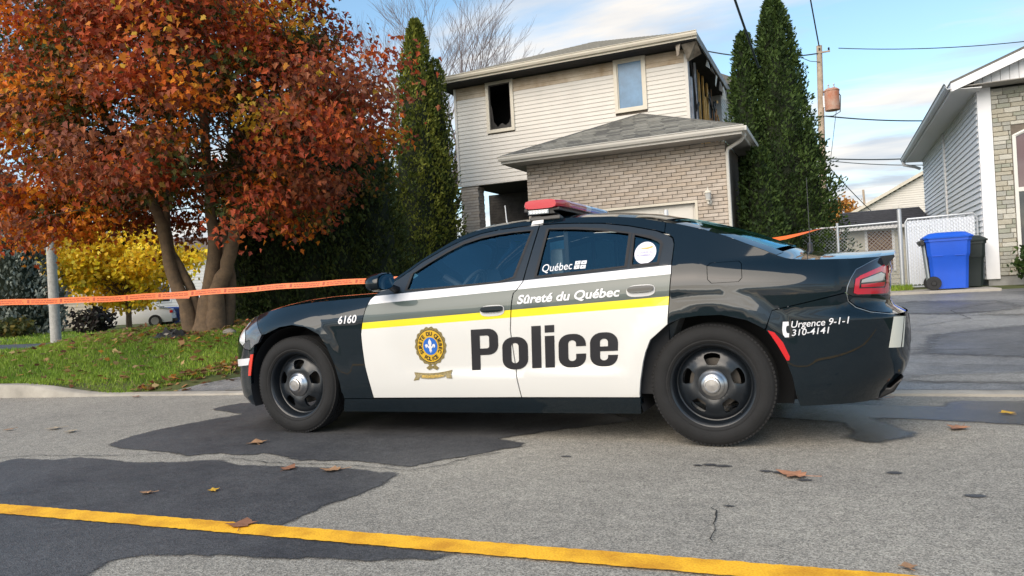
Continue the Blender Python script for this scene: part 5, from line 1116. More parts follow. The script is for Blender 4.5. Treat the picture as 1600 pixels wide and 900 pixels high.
# ------------------------------------------------------------------ left background: houses, car, fence
mWhiteWall=M('white_house_wall',(.74,.73,.70),.6,var=.04,scale=1); mBeige=M('beige_siding',(.50,.43,.33),.7,var=.08,scale=2); mBrownRoof=M('brown_shingle',(.16,.12,.095),.85,var=.25,scale=6)
def bg_house(name,label,c,ang,wx,wy,h,rh,wall,wins,door=None):
    """gabled house turned by ang; wins: (along, z, w, h) on its street face"""
    t=thing(name,label,'house',c); rot=Matrix.Rotation(ang,3,'Z'); C0=Vector(c)
    def tr(b):
        b.v=[tuple(rot@Vector(v)+C0) for v in b.v]; return b
    tr(MB().bb((-wx/2,0,-.3),(wx/2,wy,h))).build('wall',wall,t)
    for k in range(int(h/.2)): tr(MB().prism([(0,k*.2),(-.03,k*.2+.005),(-.004,k*.2+.2),(0,k*.2+.2)],-wx/2+.01,wx/2-.01,'x')).build('siding_board',wall,t)
    tr(MB().prism([(-.5,h-.05),(-.5,h+.08),(wy/2,h+rh),(wy+.5,h+.08),(wy+.5,h-.05),(wy/2,h+rh-.15)],-wx/2-.4,wx/2+.4,'x')).build('roof',mBrownRoof,t)
    for s in (-1,1): tr(MB().prism([(0,h-.02),(wy/2,h+rh-.1),(wy,h-.02)],s*wx/2-.05,s*wx/2+.05,'x')).build('gable',wall,t)
    for a,z,w,hh in wins:
        f=tr(MB().bb((a-w/2-.09,-.06,z-.09),(a+w/2+.09,-.032,z+hh+.09))).build('window',mCornerW,t); tr(MB().bb((a-w/2,-.075,z),(a+w/2,-.061,z+hh))).build('pane',M('dark_glass',(.02,.024,.03)),f)
    if door: a,w=door; tr(MB().bb((a-w/2,-.07,0),(a+w/2,-.033,2.1))).build('door',mTrim,t)
    return t,tr
A0=R(38)
bg_house('white_house','white house behind the yellow tree and the parked white car',(-40.2,37.2,.1),A0,15,8,4.2,1.6,mWhiteWall,[(-5.2,1.2,1.0,1.2),(-1.5,1.3,1.3,1.1),(2.0,1.3,1.2,1.1)],(-3.6,.9))
t,tr=bg_house('beige_house','beige house with front steps behind the blue spruce',(-44.5,29.0,.1),A0+.1,9,8,4.6,1.8,mBeige,[(-1.5,1.8,1.2,1.3),(2.6,3.2,.7,1.5),(2.4,1.6,.8,1.2)],(.6,1.0))
for k in range(4): tr(MB().bb((-.2,-1.3+k*.28,-.3),(1.4,-.04,.2+k*.2))).build('step',mConc,t)
for k in range(9): tr(MB().bb((-.22,-1.3+k*.15,.15+k*.11),(-.18,-1.26+k*.15,1.05+k*.11))).build('baluster',mCornerW,t)
tr(MB().tube([(-.2,-1.35,1.05),(-.2,-.05,2.0)],.04,6)).build('handrail',mCornerW,t)
# pale house far behind, between the yellow tree and the maple
# parked white car seen from behind and the side
wc=thing('parked_car','white sedan parked behind the yellow tree on the left','car',(-33.9,27.9,-.02))
rot=Matrix.Rotation(R(205)+R(12),3,'Z'); C0=Vector((-33.9,27.9,0))
def wtr(b): b.v=[tuple(rot@Vector(v)+C0) for v in b.v]; return b
secs=[(-2.2,.30,.62,.70,.70),(-2.12,.25,.80,.82,.95),(-1.75,.24,.86,.88,1.0),(-1.55,.24,.87,.87,1.03),(-.85,.22,.88,.66,1.40),(-.2,.22,.88,.64,1.44),(.35,.22,.88,.66,1.36),(1.05,.22,.88,.86,.98),(1.7,.23,.86,.84,.90),(2.1,.26,.80,.74,.78),(2.25,.34,.66,.60,.62)]
V=[];n=10
for x,zb,wl2,wt2,zt in secs:
    zw=min(.92,zt-.04)
    V+=[(x,-wl2*.92,zb),(x,-wl2,zb+.22),(x,-wl2,min(.72,zt-.06)),(x,-wl2*.96,zw),(x,-wt2,zt-.02),(x,wt2,zt-.02),(x,wl2*.96,zw),(x,wl2,min(.72,zt-.06)),(x,wl2,zb+.22),(x,wl2*.92,zb)]
F=[(i*n+j,i*n+(j+1)%n,(i+1)*n+(j+1)%n,(i+1)*n+j) for i in range(len(secs)-1) for j in range(n)]+[tuple(range(n)),tuple(range((len(secs)-1)*n,len(secs)*n))]
wtr(MB().add(V,F)).build('body',M('white_car_paint',(.74,.75,.77),.25,coat=1.),wc,smooth=R(40))
mCG=M('dark_glass',(.02,.024,.03))
for s in (-1,1):
    wtr(MB().add([(-.95,s*.875,.98),(-.78,s*.70,1.34),(-.22,s*.68,1.385),(-.18,s*.88,.98)],[(0,1,2,3)])).build('side_window',mCG,wc); wtr(MB().add([(-.12,s*.88,.98),(-.16,s*.68,1.385),(.34,s*.70,1.31),(.92,s*.885,.985)],[(0,1,2,3)])).build('side_window',mCG,wc)
    for x in (-1.32,1.38):
        w=wtr(MB().lathe([(.0,.0),(.20,.0),(.21,.02),(.31,.02),(.325,0),(.325,-.19),(.0,-.19)] if s>0 else [(.0,.0),(.20,.0),(.21,-.02),(.31,-.02),(.325,0),(.325,.19),(.0,.19)],(x,s*.87,.325),'y',22)).build('wheel',mTyre,wc,smooth=R(35))
        wtr(MB().lathe([(.0,s*.015),(.19,s*.02),(.20,s*.0)],(x,s*.885,.325),'y',16)).build('rim',M('alloy_grey',(.35,.35,.36),.35,metal=.8),w)
    wtr(MB().bb((-2.17,s*.50,.70),(-2.02,s*.83,.84))).build('tail_light',mRed,wc,bevel=.02); wtr(MB().bb((2.05,s*.50,.62),(2.22,s*.76,.74))).build('headlight',mLens,wc,bevel=.02)
wtr(MB().add([(-1.52,-.72,1.06),(-1.52,.72,1.06),(-.92,.62,1.385),(-.92,-.62,1.385)],[(0,1,2,3)])).build('rear_window',mCG,wc); wtr(MB().add([(1.0,-.74,1.02),(1.0,.74,1.02),(.38,.62,1.365),(.38,-.62,1.365)],[(0,1,2,3)])).build('windshield',mCG,wc)
wtr(MB().bb((-2.26,-.75,.26),(-2.05,.75,.42))).build('bumper_skirt',mTrim,wc,bevel=.02); wtr(MB().bb((-2.225,-.25,.60),(-2.205,.25,.72))).build('number_plate',mLens,wc)
# wooden fence behind the car
wf_=thing('board_fence','weathered wooden board fence behind the maple trunk','fence',(-31.5,30.4,.03)); mFenceW=M('fence_wood',(.28,.22,.15),.9,var=.3,scale=4)
for k in range(22):
    x=-33.3+k*.165; y=29.7+k*.07; MB().box((x,y,.48),(.14,.03,.9),Matrix.Rotation(R(23),3,'Z')).build('board',mFenceW,wf_)
MB().box((-31.55,30.46,.6),(3.7,.04,.08),Matrix.Rotation(R(23),3,'Z')).build('rail',mFenceW,wf_)
bin_(-32.4,29.2,.02,M('navy_bin',(.02,.04,.16),.5),M('navy_bin_lid',(.03,.06,.24),.5),'small navy bin beside the distant board fence','bin','waste_bin',.9)
# concrete lamp post on the left
gp=ground(-18.54,12.98)
tag(MB().lathe([(.0,0),(.135,0),(.135,.02),(.128,.04),(.105,3.2),(.075,7.6),(.0,7.6)],(-18.54,12.98,gp-.06),'z',18).build('lamp_post',M('post_concrete',(.36,.35,.32),.9,var=.22,scale=14,bump=.6,bscale=60,detail=8),smooth=R(50)),'speckled grey concrete post standing on the lawn at the left','post')
# left shed between the hedge and the tall cedar
gs=ground(-10.6,16.6)
sl_=thing('siding_shed','pale siding outbuilding with black lantern between the hedge and tall cedar','shed',(-11.4,16.8,gs))
MB().bb((-12.6,16.3,gs-.2),(-10.25,18.2,2.32)).build('wall',mShedW,sl_)
for k in range(17): MB().prism([(16.3,gs+k*.125),(16.275,gs+.003+k*.125),(16.295,gs+.12+k*.125),(16.3,gs+.12+k*.125)],-12.6,-10.32,'x').build('siding_board',mShedW,sl_)
MB().bb((-10.32,16.26,gs-.1),(-10.24,16.34,2.32)).build('corner_board',mGutter,sl_)
MB().add([(-12.8,16.05,2.32),(-10.08,16.05,2.32),(-11.4,17.25,2.95),(-12.8,18.4,2.32),(-10.08,18.4,2.32),(-12.8,16.05,2.26),(-10.08,16.05,2.26)],[(0,1,2),(1,4,2),(4,3,2),(3,0,2),(5,6,1,0)]).build('roof',mRoofD,sl_)
MB().bb((-12.8,16.02,2.22),(-10.06,16.05,2.335)).bb((-10.08,16.05,2.22),(-10.06,18.4,2.335)).build('fascia',mGutter,sl_)
ln=MB().lathe([(.0,-.14),(.02,-.13),(.05,-.02),(.06,.08),(.075,.09),(.03,.14),(.0,.17)],(-10.42,16.14,1.86),'z',8).build('lantern',mTrim,sl_)
MB().tube([(-10.42,16.27,2.02),(-10.42,16.16,2.06),(-10.42,16.14,2.0)],.014,6).bb((-10.46,16.25,1.92),(-10.38,16.274,2.1)).build('bracket',mTrim,ln)
MB().tube([(-10.2,16.3,1.36),(-9.2,16.6,1.40)],.02,6).build('rail',mGalv,sl_)
# ------------------------------------------------------------------ barrier tape
mTape=M('barrier_tape',(.82,.155,.018),.38,var=.08,scale=3); mTapeInk=M('tape_print',(.42,.055,.008),.5)
tp=thing('barrier_tape','orange barrier tape with dark print stretched from the left across the lawn','barrier tape',(-8,7.4,1.0))
TP=[(-14.5,4.7,1.02,.02),(-10.27,6.44,1.18,.10),(-8.7,7.12,1.165,.06),(-7.12,7.81,1.172,.28),(-5.53,8.5,1.205,.40),(-3.8,8.8,1.22,.5),(-2.2,8.4,1.25,.75),(-1.2,8.1,1.29,.9),(-.67,8.0,1.335,.95),(-.44,8.0,1.366,1.05),(-.22,8.0,1.408,1.32),(-.08,8.02,1.432,1.55),(.0,12.5,1.64,1.57),(.06,17.46,1.87,1.57)]
def tape_at(s):
    ks=[0];
    for a,b in zip(TP,TP[1:]): ks.append(ks[-1]+math.dist(a[:3],b[:3]))
    return [float(np.interp(s,ks,[p[i] for p in TP])) for i in range(4)],ks[-1]
LT=tape_at(0)[1]; n=300; V=[]
def tape_pt(s,h):
    (x,y,z,tw),_=tape_at(s); z+=.004*math.sin(s*7)-.012*math.sin(s*1.3); return (x+.0*h,y+math.sin(tw)*h*1.0,z+math.cos(tw)*h)
for i in range(n+1):
    s=LT*i/n
    for h in (-.039,.039): V.append(tape_pt(s,h))
MB().add(V,[(2*i,2*i+2,2*i+3,2*i+1) for i in range(n)]).build('ribbon',mTape,tp,smooth=True)
b=MB(); rt_=random.Random(3); s=.1
def tq(s0,s1,h0,h1): b.add([tuple(Vector(tape_pt(q,h))+Vector((.0,-.0025,0))) for q,h in ((s0,h0),(s1,h0),(s1,h1),(s0,h1))],[(0,1,2,3)])
while s<10.6:
    tq(s,s+.03,-.022,.026)
    for h0 in (.006,-.020):
        q=s+.055
        while q<s+.38:
            w=rt_.uniform(.02,.07); tq(q,min(q+w,s+.40),h0,h0+.013); q+=w+.010
    s+=.44
o=b.build('print',mTapeInk,tp); o['kind']='stuff'
t2=thing('barrier_tape','thin second strand of orange tape behind the main one, left of the maple','barrier tape',(-10,8,1.0))
V=[]; 
for i in range(31):
    t=i/30; p=Vector((-9.35,6.95,1.155)).lerp(Vector((-8.05,7.55,1.115)),t)
    for h in (-.014,.014): V.append((p.x,p.y+h*.6,p.z+h))
MB().add(V,[(2*i,2*i+2,2*i+3,2*i+1) for i in range(30)]).build('ribbon',mTape,t2,smooth=True)
# ------------------------------------------------------------------ foliage helpers
mLeaf=leafmat('autumn_leaf',.35); mNeedle=leafmat('cedar_spray',.15,.7); mGrass=leafmat('grass_blade',.3,.55); mBark=M('maple_bark',(.175,.115,.065),.92,col2=(.085,.058,.036),scale=9,bump=.9,bscale=22,detail=9)
LEAF=np.array([(0,0),(.27,.06),(.22,.22),(.54,.36),(.28,.50),(.24,.63),(0,1.0),(-.24,.63),(-.28,.50),(-.54,.36),(-.22,.22),(-.27,.06)])*[1,1]
OVAL=np.array([(0,0),(.30,.3),(.26,.7),(0,1.),(-.26,.7),(-.30,.3)]); DIAM=np.array([(0,0),(.26,.55),(0.05,1.),(-.22,.45)]); BLADE=np.array([(-.5,0),(.5,0),(0.1,1.)])
def unit(a): return a/np.maximum(1e-9,np.linalg.norm(a,axis=1,keepdims=True))
def scatter(name,pos,axis,normal,size,shape,mat,tint,parent=None,wide=None,fold=0):
    n=len(pos); ax=unit(axis); nn=normal-ax*np.sum(normal*ax,1,keepdims=True); nn=unit(nn); sd_=np.cross(ax,nn)
    wd=size if wide is None else wide
    if fold:
        h=np.array([shape[i] for i in range(7)]); n2=nn*math.sin(fold); sr=sd_*math.cos(fold)
        half=lambda sg:pos[:,None,:]+(sr*sg+n2)[:,None,:]*h[None,:,0,None]*wd[:,None,None]+ax[:,None,:]*h[None,:,1,None]*size[:,None,None]
        V=np.concatenate([half(1),half(-1)[:,::-1]]); tint=np.concatenate([tint,tint])
    else: V=pos[:,None,:]+sd_[:,None,:]*shape[None,:,0,None]*wd[:,None,None]+ax[:,None,:]*shape[None,:,1,None]*size[:,None,None]
    if parent is not None: o=org(parent)
    else: o=Vector(pos.mean(0))
    ob=link(name,bigmesh(name,V,None,mat,tint,tuple(o)),parent,(0,0,0) if parent is not None else o); ob['kind']='stuff'; return ob
def pick(pal,wts,n,jit=.18):
    pal=np.array(pal); idx=rng.choice(len(pal),n,p=np.array(wts)/sum(wts)); return np.clip(pal[idx]*rng.uniform(1-jit,1+jit,(n,1))*rng.uniform(.92,1.08,(n,3)),0,1)
# ------------------------------------------------------------------ the maple
mp_=thing('maple_tree','big maple with red and orange autumn leaves and several stems','tree',(-9.35,9.05,.6))
STEMS=[([(-9.53,8.98,.55),(-9.60,8.90,1.04),(-9.74,8.86,1.4),(-9.83,8.82,1.87),(-9.89,8.80,2.33),(-9.97,8.70,2.75),(-10.25,8.5,3.5),(-10.6,8.3,4.4),(-10.9,8.0,5.4)],[.14,.105,.095,.09,.085,.075,.06,.045,.025]),
 ([(-9.44,9.05,.55),(-9.57,9.05,1.18),(-9.73,9.0,1.55),(-9.86,8.94,1.88),(-10.0,9.0,2.3),(-10.3,9.3,3.2),(-10.6,9.7,4.3)],[.11,.075,.068,.062,.055,.045,.025]),
 ([(-9.31,9.03,.50),(-9.26,9.06,1.14),(-9.14,9.11,1.66),(-9.11,9.12,2.07),(-9.15,9.10,2.59),(-9.17,9.09,3.11),(-9.2,9.1,4.2),(-9.1,9.2,5.4),(-9.0,9.2,6.8)],[.20,.135,.115,.10,.09,.08,.065,.045,.025]),
 ([(-9.12,9.05,.55),(-9.06,9.03,1.18),(-8.90,9.10,1.53),(-8.78,9.15,1.9),(-8.71,9.18,2.26),(-8.58,9.23,2.67),(-8.2,9.3,3.5),(-7.7,9.5,4.3),(-7.2,9.7,5.2)],[.16,.12,.11,.10,.09,.08,.065,.045,.025]),
 ([(-9.14,9.26,.55),(-9.06,9.28,1.04),(-8.99,9.29,1.45),(-9.04,9.26,1.87),(-9.05,9.26,2.38),(-8.9,9.5,3.2),(-8.6,9.9,4.2),(-8.3,10.3,5.3)],[.14,.10,.09,.085,.08,.065,.045,.025])]
for P,rd in STEMS:
    Q=[];q=[]
    for i in range(len(P)-1):
        for k in range(3):
            t=k/3; v=Vector(P[i]).lerp(Vector(P[i+1]),t); Q.append(v+Vector((rb.uniform(-.012,.012),rb.uniform(-.012,.012),0))); q.append((rd[i]*(1-t)+rd[i+1]*t)*rb.uniform(.94,1.07))
    Q.append(Vector(P[-1])); q.append(rd[-1]); MB().tube(Q,q,14).build('stem',mBark,mp_,smooth=R(80))
MB().lathe([(.33,.0),(.25,.08),(.20,.2),(.165,.36),(.12,.6)],(-9.30,9.06,.52),'z',18).build('root_flare',mBark,mp_,smooth=R(80))
# clusters of leaves at branch ends
CC=np.array([-9.55,9.05,4.15]); CR=np.array([3.75,2.7,3.15])
cl=[]
while len(cl)<640:
    d=rng.normal(size=3); d/=np.linalg.norm(d); r=rng.uniform(.25,1.)**.5; p=CC+d*CR*r*(1+.09*math.sin(3*d[0]+5*d[2]+2*d[1])+.09*math.sin(9*d[0]-7*d[2]+4*d[1]))
    if p[2]<2.2+.3*abs(math.sin(p[0]*1.7))-.25*(p[0]>-8.2)-.28*(abs(p[0]+9.25)>2.2): continue
    if abs(p[0]+9.3)<.9 and p[2]<2.7 : continue
    if math.sin(p[0]*2.3+.7)*math.sin(p[2]*2.1+1.1)+math.sin(p[1]*2.6+p[0]*.9)*.55>.60: continue
    cl.append(p)
cl=np.array(cl)
brs=MB(); tw=random.Random(8)
stemp=[(Vector(P[i]).lerp(Vector(P[i+1]),t),rd[i]) for P,rd in STEMS for i in range(3,len(P)-1) for t in (0,.33,.66)]
for p in cl:
    p=Vector(p); c=[(( (s-p).length+(2.5*abs(s.z-(p.z-.7)) if p.z>3.3 else 2.5*max(0,p.z+.35-s.z))),s) for s,_ in stemp]; s=min(c,key=lambda a:a[0])[1]
    m=s.lerp(p,.5)+Vector((tw.uniform(-.1,.1),tw.uniform(-.1,.1),-.12+tw.uniform(-.1,.15))); brs.tube([s,s.lerp(m,.5),m,m.lerp(p,.55)+Vector((0,0,.03)),p],[.016,.012,.009,.006,.003],5,cap=False)
o=brs.build('branches',mBark,mp_,smooth=True); o['kind']='stuff'
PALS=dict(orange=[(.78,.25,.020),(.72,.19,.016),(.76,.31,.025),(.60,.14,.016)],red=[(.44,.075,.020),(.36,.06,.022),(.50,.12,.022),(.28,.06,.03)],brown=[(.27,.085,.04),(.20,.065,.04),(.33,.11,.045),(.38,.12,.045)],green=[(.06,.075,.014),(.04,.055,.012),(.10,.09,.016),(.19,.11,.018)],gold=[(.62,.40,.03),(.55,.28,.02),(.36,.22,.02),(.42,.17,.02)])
pos=[];tint=[];nrmv=[];
for i,p in enumerate(cl):
    n=int(rng.uniform(85,135)); q=p+rng.normal(size=(n,3))*[.23,.23,.13]; pos.append(q)
    rel=(p-CC)/CR; rr_=np.linalg.norm(rel); left=-rel[0]*.92+-rel[1]*.3
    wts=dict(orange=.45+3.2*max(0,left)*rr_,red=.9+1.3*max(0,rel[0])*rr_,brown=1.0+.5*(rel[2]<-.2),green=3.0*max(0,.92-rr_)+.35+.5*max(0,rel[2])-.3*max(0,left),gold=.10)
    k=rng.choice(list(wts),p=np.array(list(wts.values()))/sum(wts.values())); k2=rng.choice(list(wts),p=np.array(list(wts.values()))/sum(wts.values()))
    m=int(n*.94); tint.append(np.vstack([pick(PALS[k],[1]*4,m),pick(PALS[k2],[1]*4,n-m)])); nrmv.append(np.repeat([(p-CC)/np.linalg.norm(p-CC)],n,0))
pos=np.vstack(pos); tint=np.vstack(tint); nrmv=np.vstack(nrmv); n=len(pos)
normal=nrmv*.55+np.array([0,0,.55])+rng.normal(size=(n,3))*.55; axis=rng.normal(size=(n,3))*.8+np.array([0,0,-.7])+nrmv*.3
# the leaves nearest the road are parts of their own, the rest one crown
size=rng.uniform(.058,.115,n); near=np.argsort(pos[:,1]*.92-pos[:,0]*.4)[:260]; mask=np.zeros(n,bool); mask[near]=True
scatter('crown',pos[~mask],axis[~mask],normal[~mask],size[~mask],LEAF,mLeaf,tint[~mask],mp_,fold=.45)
LM=[]
for k,c in enumerate(((.60,.20,.018),(.45,.09,.018),(.30,.08,.03),(.55,.32,.03))):
    me=bigmesh('leaf',np.hstack([LEAF,(np.abs(LEAF[:,:1])*-.22+LEAF[:,1:]*-.05)])[None],None,mLeaf,np.array([c])); LM.append(me)
P0=org(mp_)
for i in near:
    a=Vector(axis[i]).normalized(); nn=Vector(normal[i]); nn=(nn-a*nn.dot(a)).normalized(); s_v=a.cross(nn)
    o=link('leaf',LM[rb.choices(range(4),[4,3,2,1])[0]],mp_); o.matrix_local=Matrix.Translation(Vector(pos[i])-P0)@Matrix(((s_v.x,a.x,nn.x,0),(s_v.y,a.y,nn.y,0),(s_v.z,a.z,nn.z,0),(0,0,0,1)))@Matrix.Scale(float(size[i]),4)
# ------------------------------------------------------------------ cedars
def cedar(x,y,H,r,label,n,pal,seed,lean=(0,0),cat='cedar',group=None,full=.55,name='cedar_tree',ssz=(.05,.12)):
    z0=ground(x,y)-.02; t=thing(name,label,cat,(x,y,z0),group); g=np.random.default_rng(seed)
    MB().tube([(x,y,z0-.05),(x+lean[0]*.5,y+lean[1]*.5,z0+H*.5),(x+lean[0],y+lean[1],z0+H*.97)],[r*.13,r*.07,.01],8).build('trunk',mBark,t,smooth=True)
    def prof(h): return r*np.where(h<.12,.82+1.5*h,np.power(np.clip((1-h)/.88,0,1),full))
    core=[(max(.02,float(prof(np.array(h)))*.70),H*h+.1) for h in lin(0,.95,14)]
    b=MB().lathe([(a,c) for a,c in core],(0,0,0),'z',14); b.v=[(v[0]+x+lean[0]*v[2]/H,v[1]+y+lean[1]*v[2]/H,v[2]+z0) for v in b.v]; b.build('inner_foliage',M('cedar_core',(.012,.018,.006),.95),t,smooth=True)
    h=g.uniform(0,1,n)**1.25; a=g.uniform(0,2*math.pi,n); lump=1+.13*np.sin(a*3+h*9+seed)+.14*np.sin(a*7-h*23+seed*2)+.10*np.sin(h*61+a*5)+.06*np.sin(h*140-a*9)
    rad=prof(h)*lump*g.uniform(.74,1.06,n)+g.uniform(0,.05,n)
    pos=np.stack([x+lean[0]*h+np.cos(a)*rad,y+lean[1]*h+np.sin(a)*rad,z0+H*h+.03],1)
    out=np.stack([np.cos(a),np.sin(a),np.zeros(n)],1); axis=out*.55+np.array([0,0,.75])+g.normal(size=(n,3))*.45; nor=out*.5+g.normal(size=(n,3))*.8
    cl_=np.clip(.5+.28*np.sin(a*5+h*31+seed)+.25*np.sin(a*11-h*17)+g.normal(size=n)*.22,0,1)[:,None]; tint=np.array(pal[0])*(1-cl_)+np.array(pal[1])*cl_
    scatter('foliage',pos,axis,nor,g.uniform(*ssz,n),DIAM,mNeedle,tint,t)
    return t
DK=((.016,.032,.008),(.065,.09,.02)); MD=((.05,.075,.010),(.22,.23,.03)); RT=((.018,.038,.008),(.07,.115,.024))
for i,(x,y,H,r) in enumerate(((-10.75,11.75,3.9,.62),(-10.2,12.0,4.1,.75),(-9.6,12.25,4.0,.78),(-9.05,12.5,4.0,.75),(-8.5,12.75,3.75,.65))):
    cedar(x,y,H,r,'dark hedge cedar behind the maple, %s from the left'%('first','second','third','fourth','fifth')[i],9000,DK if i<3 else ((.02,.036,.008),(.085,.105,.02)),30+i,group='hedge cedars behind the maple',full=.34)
cedar(-9.25,15.55,7.25,.92,'tall yellow-green cedar left of the burnt house',24000,MD,41,(.26,.17),full=.62); cedar(-8.66,16.0,6.3,.50,'narrow cedar squeezed between the tall cedar and the house wall',9000,((.03,.05,.008),(.14,.16,.025)),42,full=.55)
cedar(-9.95,15.0,3.6,.62,'short cedar in front of the tall yellow-green cedar',6000,((.035,.055,.008),(.16,.17,.025)),45,full=.4)
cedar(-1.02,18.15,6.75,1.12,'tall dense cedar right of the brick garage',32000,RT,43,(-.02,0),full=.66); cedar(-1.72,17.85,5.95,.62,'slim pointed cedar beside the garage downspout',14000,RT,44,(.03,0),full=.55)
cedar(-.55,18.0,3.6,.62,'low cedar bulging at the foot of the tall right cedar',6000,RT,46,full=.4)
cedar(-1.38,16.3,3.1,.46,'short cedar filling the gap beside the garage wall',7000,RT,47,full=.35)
cedar(-30.3,19.4,6.4,1.9,'grey blue spruce at the left edge behind the post',9000,((.07,.085,.065),(.27,.30,.26)),51,cat='spruce',name='spruce_tree',full=.8,ssz=(.12,.26))
# ------------------------------------------------------------------ broadleaf trees further off
def crown_tree(name,label,base,H,cz,rad,n,pal,wts,size,shape,seed,stemr=.12,ncl=60,spread=.4,bark=None):
    t=thing(name,label,'tree',base); g=np.random.default_rng(seed); B=Vector(base); bark=bark or mBark
    MB().tube([B-Vector((0,0,.1)),B+Vector((.05,0,cz*.35)),B+Vector((0,.05,cz))],[stemr,stemr*.8,stemr*.4],9).build('trunk',bark,t,smooth=True)
    d=unit(g.normal(size=(ncl,3))); c=np.array([B.x,B.y,B.z+cz])+d*np.array(rad)*(g.uniform(.15,1,(ncl,1))**.5)
    b=MB()
    for p in c:
        s=B+Vector((0,0,cz*g.uniform(.35,.9))); p=Vector(p); b.tube([s,s.lerp(p,.5)+Vector((0,0,-.1)),p],[stemr*.3,stemr*.16,.008],5,cap=False)
    o=b.build('branches',bark,t,smooth=True); o['kind']='stuff'
    pos=c[g.integers(0,ncl,n)]+g.normal(size=(n,3))*spread*np.array([1,1,.55]); out=unit(pos-np.array([B.x,B.y,B.z+cz]))
    scatter('crown',pos,g.normal(size=(n,3))+[0,0,-.4],out*.5+[0,0,.5]+g.normal(size=(n,3))*.6,g.uniform(*size,n),shape,mLeaf,pick(pal,wts,n,.3),t); return t
crown_tree('yellow_tree','bright yellow autumn tree in front of the white house',(-29.6,24.2,.05),5,3.05,(3.3,3.3,1.95),15000,[(.88,.62,.03),(.85,.52,.02),(.66,.54,.05),(.90,.70,.10)],[4,2,1,1],(.14,.26),OVAL,61,.14,70,.36)
crown_tree('orange_tree','distant orange tree right of the utility pole',(.9,70,.1),7,5.0,(1.9,1.8,1.9),2600,[(.55,.26,.05),(.62,.32,.08),(.40,.18,.04)],[1,1,1],(.18,.36),OVAL,62,.15,40,.35)
crown_tree('dark_shrub','dark maroon shrub beside the concrete post',(-24.8,18.75,.1),1.2,.55,(.85,.6,.42),900,[(.018,.014,.012),(.03,.02,.016),(.02,.024,.012)],[2,1,1],(.10,.2),OVAL,63,.04,26,.13)
crown_tree('low_shrub','low olive shrub at the foot of the blue spruce',(-27.6,17.4,.1),1.,.4,(1.5,.7,.35),1500,[(.07,.075,.02),(.16,.12,.02),(.05,.06,.015)],[2,1,1],(.10,.2),OVAL,64,.04,26,.16)
crown_tree('garden_plant','small green shrub below the stone wall of the white house',(3.45,16.75,.45),.9,.55,(.28,.2,.35),500,[(.03,.06,.015),(.06,.10,.02)],[1,1],(.06,.12),OVAL,65,.02,14,.09)
# bare tree behind the house
bt=thing('bare_tree','leafless tree with fine upright branches behind the burnt house','tree',(-21.2,40,0)); bb_=MB(); gr=random.Random(17)
def grow(p,d,L,r,k):
    q=p+d*L*.5+Vector((gr.uniform(-.05,.05),gr.uniform(-.05,.05),0))*L; e=q+(d+Vector((0,0,.10))).normalized()*L*.5; bb_.tube([p,q,e],[r,r*.8,r*.6],5,cap=False)
    if k==0: return
    for i in range(gr.choice((2,3,3)) if k>1 else 4):
        a=gr.uniform(0,6.28); s=gr.uniform(.25,.62); nd=(d+Vector((math.cos(a)*s,math.sin(a)*s,.12))).normalized(); grow(e if i<2 else p.lerp(e,gr.uniform(.45,.9)),nd,L*gr.uniform(.62,.85),r*.56,k-1)
grow(Vector((-21.2,40,0)),Vector((0,0,1)),6.5,.26,1)
for a in range(9):
    t=a/9*6.28; grow(Vector((-21.2,40,6.0+.1*a)),Vector((math.cos(t)*.42,math.sin(t)*.42,1)).normalized(),3.9,.10,5)
o=bb_.build('limbs',M('bare_bark',(.20,.165,.165),.9),bt,smooth=True)
# far belt of trees along the horizon
g=np.random.default_rng(71); n=16000; xx=g.uniform(-330,240,n); hh=5.5+3*np.sin(xx*.13)+2*np.sin(xx*.41+1); yy=190+.12*np.abs(xx)+g.uniform(-6,6,n); zz=g.uniform(0,1,n)**.8*np.abs(hh)
scatter('treeline',np.stack([xx,yy,zz],1),g.normal(size=(n,3))+[0,0,.4],np.tile([0.,-1,.4],(n,1))+g.normal(size=(n,3))*.4,g.uniform(1.2,2.6,n),OVAL,mLeaf,pick([(.06,.065,.03),(.14,.085,.03),(.10,.09,.03)],[3,1,1],n))
# ------------------------------------------------------------------ turf
def turf(name,n,xr,yr,keep,hr,seed,wd=(.010,.018)):
    g=np.random.default_rng(seed); P=[]
    X=g.uniform(*xr,n); Y=g.uniform(*yr,n); ok=[keep(x,y) for x,y in zip(X,Y)]; X=X[ok];Y=Y[ok]; n=len(X)
    Z=np.array([ground(x,y) for x,y in zip(X,Y)])-.006; pos=np.stack([X,Y,Z],1)
    patch=.5+.5*np.sin(X*1.9+1.3*np.sin(Y*1.7))*np.sin(Y*2.3+X*.7); tt=np.clip(patch*.6+g.uniform(0,.5,n),0,1)[:,None]
    tint=np.array([.11,.225,.02])*(1-tt)+np.array([.31,.42,.05])*tt; dry=g.random(n)<.04; tint[dry]=[.30,.25,.10]
    scatter(name,pos,np.tile([0,0,1.],(n,1))+g.normal(size=(n,3))*[.42,.42,.1],g.normal(size=(n,3))+[0,-.5,0],g.uniform(*hr,n),BLADE,mGrass,tint*g.uniform(.75,1.2,(n,1)),None,g.uniform(*wd,n))
tl_=lambda x,y:y>kerb_y(x)+.15+.05*math.sin(x*5) and x<lawn_edge(y)-.10-.12*abs(math.sin(y*4)+.4*math.sin(y*11))
turf('grass',95000,(-14.5,-6.6),(5.4,10.8),tl_,(.035,.085),81)
turf('grass',26000,(-22,-9),(9,16),lambda x,y:x<lawn_edge(y)-.2 and not(x<-17.2 and 11.2+.03*(x+17)-.05<y<13.15+.03*(x+17)) and y<16 ,(.05,.11),82,(.02,.035))
turf('grass',9000,(-40,-17),(13.1,22),lambda x,y:True,(.06,.13),83,(.04,.08))
turf('grass',3500,(-.6,1.38),(16.75,17.6),lambda x,y:True,(.05,.16),84,(.012,.02))
